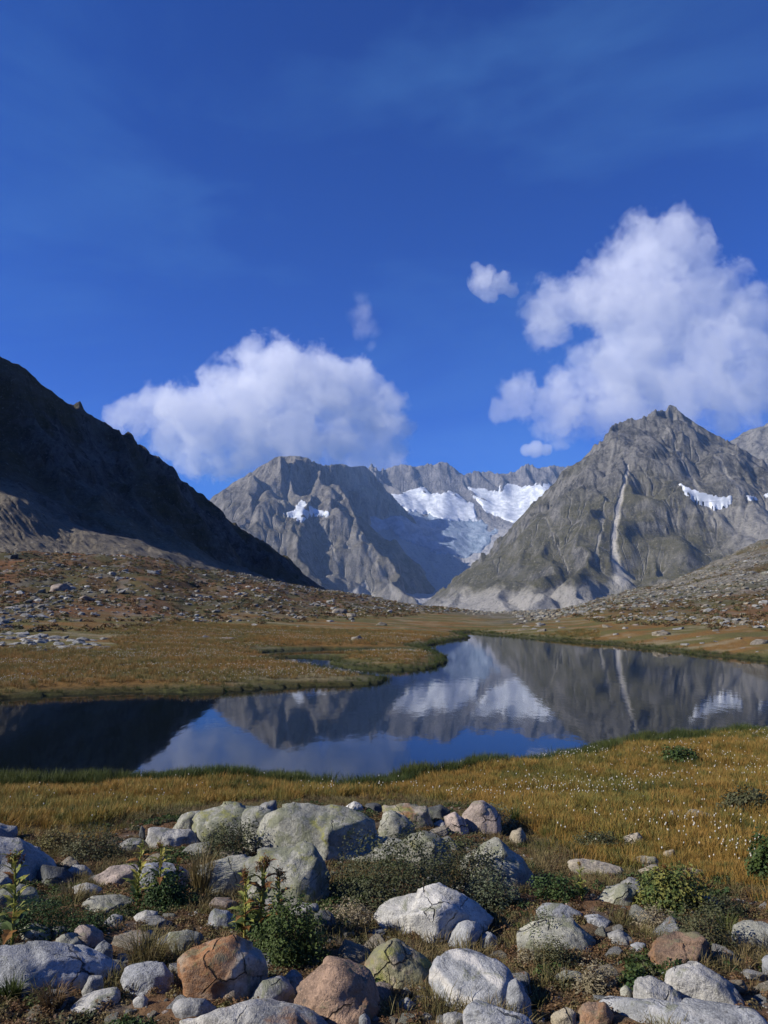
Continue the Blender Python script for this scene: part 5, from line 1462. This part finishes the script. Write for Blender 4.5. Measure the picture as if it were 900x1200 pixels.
k = off_rocks(x, y, .0) & (r.rand(len(x)) < sstep(.1, .45, fbm(x * 1.1 + 40, y * 1.1, 4))) & (md < .8)
instanced('herb_mat', 'patches of low green herbs and crowberry between the boulders', 'ground cover', np.stack([x, y, z], 1)[k], r.uniform(.6, 1.3, k.sum()), K_mat, 10)

# ------------------------------------------------------------------ single plants
def root_at(name, px_, py_, label, cat, group=None):
    g = hit_ground(px_, py_)
    o = bpy.data.objects.new(name, None); COL.objects.link(o); o.location = g; o.empty_display_size = .05
    tag(o, label, cat, group)
    return o, g[1] / 900

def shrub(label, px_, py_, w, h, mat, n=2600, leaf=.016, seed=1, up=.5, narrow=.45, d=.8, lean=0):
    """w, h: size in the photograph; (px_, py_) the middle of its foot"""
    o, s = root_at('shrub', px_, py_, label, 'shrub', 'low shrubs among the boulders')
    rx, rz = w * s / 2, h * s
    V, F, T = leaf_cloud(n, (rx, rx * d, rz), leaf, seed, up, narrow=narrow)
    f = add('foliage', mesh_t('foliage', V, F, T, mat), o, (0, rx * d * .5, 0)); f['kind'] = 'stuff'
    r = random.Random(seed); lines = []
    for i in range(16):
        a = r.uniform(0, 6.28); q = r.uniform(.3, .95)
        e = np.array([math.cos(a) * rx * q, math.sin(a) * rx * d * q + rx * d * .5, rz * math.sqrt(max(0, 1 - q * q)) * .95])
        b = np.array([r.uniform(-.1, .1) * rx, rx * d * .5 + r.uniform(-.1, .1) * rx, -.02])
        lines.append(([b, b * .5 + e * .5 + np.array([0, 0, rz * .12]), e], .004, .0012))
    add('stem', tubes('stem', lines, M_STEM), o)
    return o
shrub('largest dark small leaved shrub, between the split block and the white dome', 468, 1074, 150, 78, M_SHRUB, 7000, .022, 31, narrow=.35)
shrub('dark bushy shrub at the right end of the largest one', 545, 1050, 95, 55, M_SHRUB, 3600, .022, 32, narrow=.35)
shrub('grey green leafed shrub with upright shoots, right of the white dome', 580, 1070, 62, 40, M_WILLOW, 1800, .026, 33, up=1.2, narrow=.25)
shrub('dark shrub in front of the left lichen boulder of the ledge', 268, 1006, 72, 34, M_SHRUB, 2600, .024, 34, narrow=.35)
shrub('dark shrub growing against the middle of the long ledge slab', 366, 1004, 66, 30, M_SHRUB, 2400, .024, 35, narrow=.35)
shrub('small dark shrub left of the small pointed grey boulder', 104, 1010, 70, 30, M_SHRUB, 2300, .024, 36, narrow=.35)
shrub('loose low shrub at the left edge of the meadow stones', 60, 998, 46, 20, M_STRAW, 1200, .024, 37)
shrub('olive shrub in front of the pointed boulder at the meadow edge', 578, 976, 52, 26, M_WILLOW, 1500, .026, 38, narrow=.3)
shrub('grey green shrub overgrowing the wide greenish slab', 650, 1110, 62, 32, M_WILLOW, 2200, .016, 39, narrow=.3)
shrub('low grey green shrub below the wide greenish slab', 655, 1136, 54, 24, M_SHRUB, 1700, .016, 40, narrow=.3)
shrub('dark low shrub in front of the rounded pale boulder at right', 832, 1118, 66, 42, M_SHRUB, 2400, .017, 41, narrow=.35)
shrub('green leafy shrub cut by the right edge of the view', 902, 1036, 40, 48, M_HERB, 2200, .030, 42)
shrub('dark green low juniper like shrub alone in the cotton grass', 800, 896, 42, 16, M_HERB, 1800, .05, 43)
shrub('dark shrub patch in the meadow near the right edge', 880, 954, 56, 24, M_SHRUB, 1500, .04, 44)
shrub('bright green herb bush at the foot of the tall thistles', 336, 1132, 84, 62, M_HERB, 5200, .021, 45, narrow=.35)
shrub('green herb bush filling the gap left of the tall thistles', 292, 1098, 40, 40, M_HERB, 1800, .02, 46, narrow=.35)
shrub('feathery green fern patch at the left edge below the mossy boulder', 30, 1098, 96, 32, M_HERB, 3600, .020, 47, narrow=.25)
shrub('feathery green fern patch right of the fern bound pair', 100, 1100, 50, 26, M_HERB, 1500, .018, 48, narrow=.25)
shrub('low green herb patch behind the blue speckled slab', 656, 1058, 62, 24, M_HERB, 1900, .02, 49, narrow=.4)
shrub('dark green herb bush under the left thistles', 190, 1066, 66, 34, M_HERB, 2800, .022, 50, narrow=.35)
shrub('pale dry herb cushion below the white dome', 410, 1086, 58, 22, M_DRY, 1300, .018, 51, up=1.0, narrow=.25)
shrub('whitish dry herbs with upright leaves, right of the loose low grey stone', 702, 1170, 48, 30, M_DRY, 1000, .024, 52, up=1.6, narrow=.2)
shrub('pale dry herb tuft between the blue and red brown stones', 772, 1092, 46, 22, M_DRY, 900, .020, 53, up=1.4, narrow=.22)
shrub('pale yellowish dry herbs left of the small soil stones', 622, 1132, 30, 14, M_DRY, 500, .018, 54, up=1.4, narrow=.22)
shrub('green and yellow leafed bush right of centre, body of the flowering clump', 795, 1066, 82, 40, M_BUSH, 3600, .026, 55, narrow=.4)
shrub('dark shrub mat at the foot of the flowering clump, right side', 850, 1078, 62, 20, M_SHRUB, 1700, .018, 56, narrow=.35)
shrub('small dark shrub in the turf hollow left of the tan stone', 705, 996, 54, 16, M_SHRUB, 1300, .026, 57, narrow=.35)
shrub('low dark plant rooted in the hollow of the rounded blue grey boulder', 164, 1154, 34, 18, M_SHRUB, 900, .012, 58, narrow=.35)

# thistle like tall herbs
def leaf_mesh(L, W, seed, mat, curl=.35):
    r = random.Random(seed); n = 7; V = []; F = []
    for i in range(n + 1):
        t_ = i / n; w = W * math.sin(math.pi * min(1, t_ * .9 + .08)) * (1.25 if i % 2 else .70) * (1 - t_ * .25)
        z = L * (.55 * t_ - curl * t_ * t_ * 1.3); x_ = L * t_ * .9
        V += [(x_, -w, z + w * .35), (x_, 0, z), (x_, w, z + w * .35)]
    for i in range(n):
        k = i * 3
        F += [[k, k + 1, k + 4, k + 3], [k + 1, k + 2, k + 5, k + 4]]
    me = np_mesh('leaf', np.array(V), np.array(F), smooth=False, mats=[mat]); set_attr(me, 'tone', np.array([.3 + .6 * (i // 3) / n for i in range(len(V))])); return me
LEAF_G = [leaf_mesh(1, .17, s, M_HERB) for s in (1, 2)]
LEAF_Y = [leaf_mesh(1, .13, s, M_YHERB) for s in (3, 4)]
LEAF_R = [leaf_mesh(1, .14, 5, M_RUSTLEAF, .5)]
def head_mesh(mat, seed):
    V, F, T = leaf_cloud(60, (1, 1, 1.1), .75, seed, up=.9, narrow=.22, low=1); return mesh_t('flower_head', V, F, T, mat)
HEAD_R, HEAD_Y = head_mesh(M_RUSTLEAF, 3), head_mesh(M_YHERB, 4)
def thistle(label, px_, py_, h, seed, nleaf=15, rusty=.3, lean=0.0, leafs=1.0):
    o, s = root_at('thistle', px_, py_, label, 'thistle', 'tall thistles among the boulders')
    r = random.Random(seed); H = h * s
    bend = r.uniform(-.1, .1) + lean
    pt = lambda t_: np.array([bend * H * t_ * t_, .04 * H * math.sin(t_ * 2), H * t_])
    add('stem', tubes('stem', [([pt(i / 6) for i in range(7)], H * .020, H * .010)], M_YHERB, 5), o)
    for i in range(nleaf + 8):
        t_ = min(.97, .08 + .88 * i / (nleaf + 8)); p = pt(t_)
        L = H * (.40 - .20 * t_) * r.uniform(.8, 1.15) * leafs
        src = LEAF_G if t_ < .22 else LEAF_Y
        if r.random() < rusty * t_: src = LEAF_R
        q = add('leaf', r.choice(src), o, p); q.scale = (L, L * 1.35, L)
        q.rotation_euler = (r.uniform(-.2, .2), r.uniform(-.55, .1) - .25 * t_, i * 2.4 + r.uniform(-.4, .4))
    for j in range(r.choice([2, 3, 4])):
        a = r.uniform(0, 6.28); p = pt(1.0) + np.array([math.cos(a), math.sin(a), 0]) * H * .035 * j + np.array([0, 0, -.03 * H * j])
        q = add('flower_head', HEAD_R if r.random() < .5 + rusty else HEAD_Y, o, p); k = H * r.uniform(.035, .055); q.scale = (k, k, k * 1.1)
    return o
thistle('yellow green thistle at the left edge, tallest of the left pair', 14, 1108, 96, 1, 18, .1, .03)
thistle('thistle with brown heads, left one of the twin stalks behind the pinkish slab', 160, 1062, 66, 2, 16, .3, -.04)
thistle('thistle with brown heads, right one of the twin stalks', 186, 1062, 66, 3, 16, .3, .05)
thistle('short bent thistle between the twin stalks and the straw tussock', 206, 1056, 44, 4, 12, .5, .1)
thistle('yellowing thistle at the left of the trio by the split block', 286, 1104, 74, 5, 16, .3, -.03)
thistle('tallest thistle of the trio by the split block, with orange dead leaves', 304, 1106, 88, 6, 20, .7, .0)
thistle('rusty thistle at the right of the trio by the split block', 326, 1104, 74, 7, 18, .7, .03)
thistle('thin yellow stalked thistle behind the blue speckled slab', 682, 1056, 40, 8, 12, .0, .02)
for i, (a, b, h, l) in enumerate([(768, 1060, 36, 'leftmost'), (785, 1064, 44, 'second'), (806, 1066, 42, 'third'), (822, 1064, 36, 'rightmost')]):
    thistle('yellow green thistle, %s of the four in the flowering clump right of centre' % l, a, b, h, 20 + i, 13, .3)

def tussock(label, px_, py_, w, h, mat, seed, n=170):
    g = hit_ground(px_, py_); s = g[1] / 900
    V, F, T = blades(n, h * s * 1.15, w * s * .16, .0045, 1.0 * w / max(h, 1) * .42, seed, .35)
    o = add('grass_tussock', mesh_t('grass_tussock', V, F, T, mat), loc=g)
    return tag(o, label, 'tussock', 'grass tussocks among the boulders')
tussock('wide olive grass tussock in the hollow right of the largest blue boulder', 172, 1132, 88, 46, M_STRAW, 1, 320)
tussock('golden grass tussock beside the right twin thistle', 236, 1046, 56, 56, M_STRAW, 2, 240)
tussock('brown grass tussock at the foot of the dark blue block', 84, 1060, 54, 28, M_STRAW, 3, 200)
tussock('rust coloured grass tussock below the largest blue boulder', 62, 1180, 60, 30, M_HEATH, 4, 220)
tussock('green grass tussock at the bottom left edge', 14, 1172, 44, 30, M_SEDGE, 5, 200)
tussock('green grass tuft behind the rust stained boulder', 352, 1122, 36, 40, M_SEDGE, 6, 160)
tussock('small green tuft between the fin shaped and tongue shaped rocks', 784, 1158, 22, 22, M_SEDGE, 7, 100)
tussock('dark green tuft under the tall blue grey boulder at the bottom', 634, 1184, 30, 20, M_SEDGE, 8, 120)
tussock('dark sedge tuft behind the pointed boulder at the meadow edge', 604, 965, 24, 24, M_SEDGE, 9, 120)
tussock('green tuft on the turf by the flowering clump', 850, 1094, 60, 26, M_SEDGE, 10, 200)

# heath clumps roughening the far slopes
x, y, r = field(19000, (-60, 960), (45, 190), 41)
sd = shore_sd(x, y); z = height(x, y, sd)
k = (z > 1.1) & (sd > 1) & (r.rand(len(x)) < .25 + .75 * sstep(-.1, .3, fbm(x * .12 + 70, y * .08, 4))) & (r.rand(len(x)) > .8 * sstep(.05, .2, x / y) * sstep(95, 135, y) * (1 - .85 * sstep(-.05, .25, fbm(x * .02 + 11, y * .03 + 2, 4) + (z - 16) * .03)))
K_far = [mesh_t('slope_heath_clump', *leaf_cloud(46, (.06, .06, .026), .030, s), m) for s, m in ((21, M_HEATH), (22, M_STRAW), (23, M_SHRUB), (24, M_HEATH))]
instanced('slope_heath', 'low rusty and olive heath clumps over the far slopes', 'ground cover', np.stack([x, y, z], 1)[k], r.uniform(3.0, 7.0, k.sum()), K_far, 14)
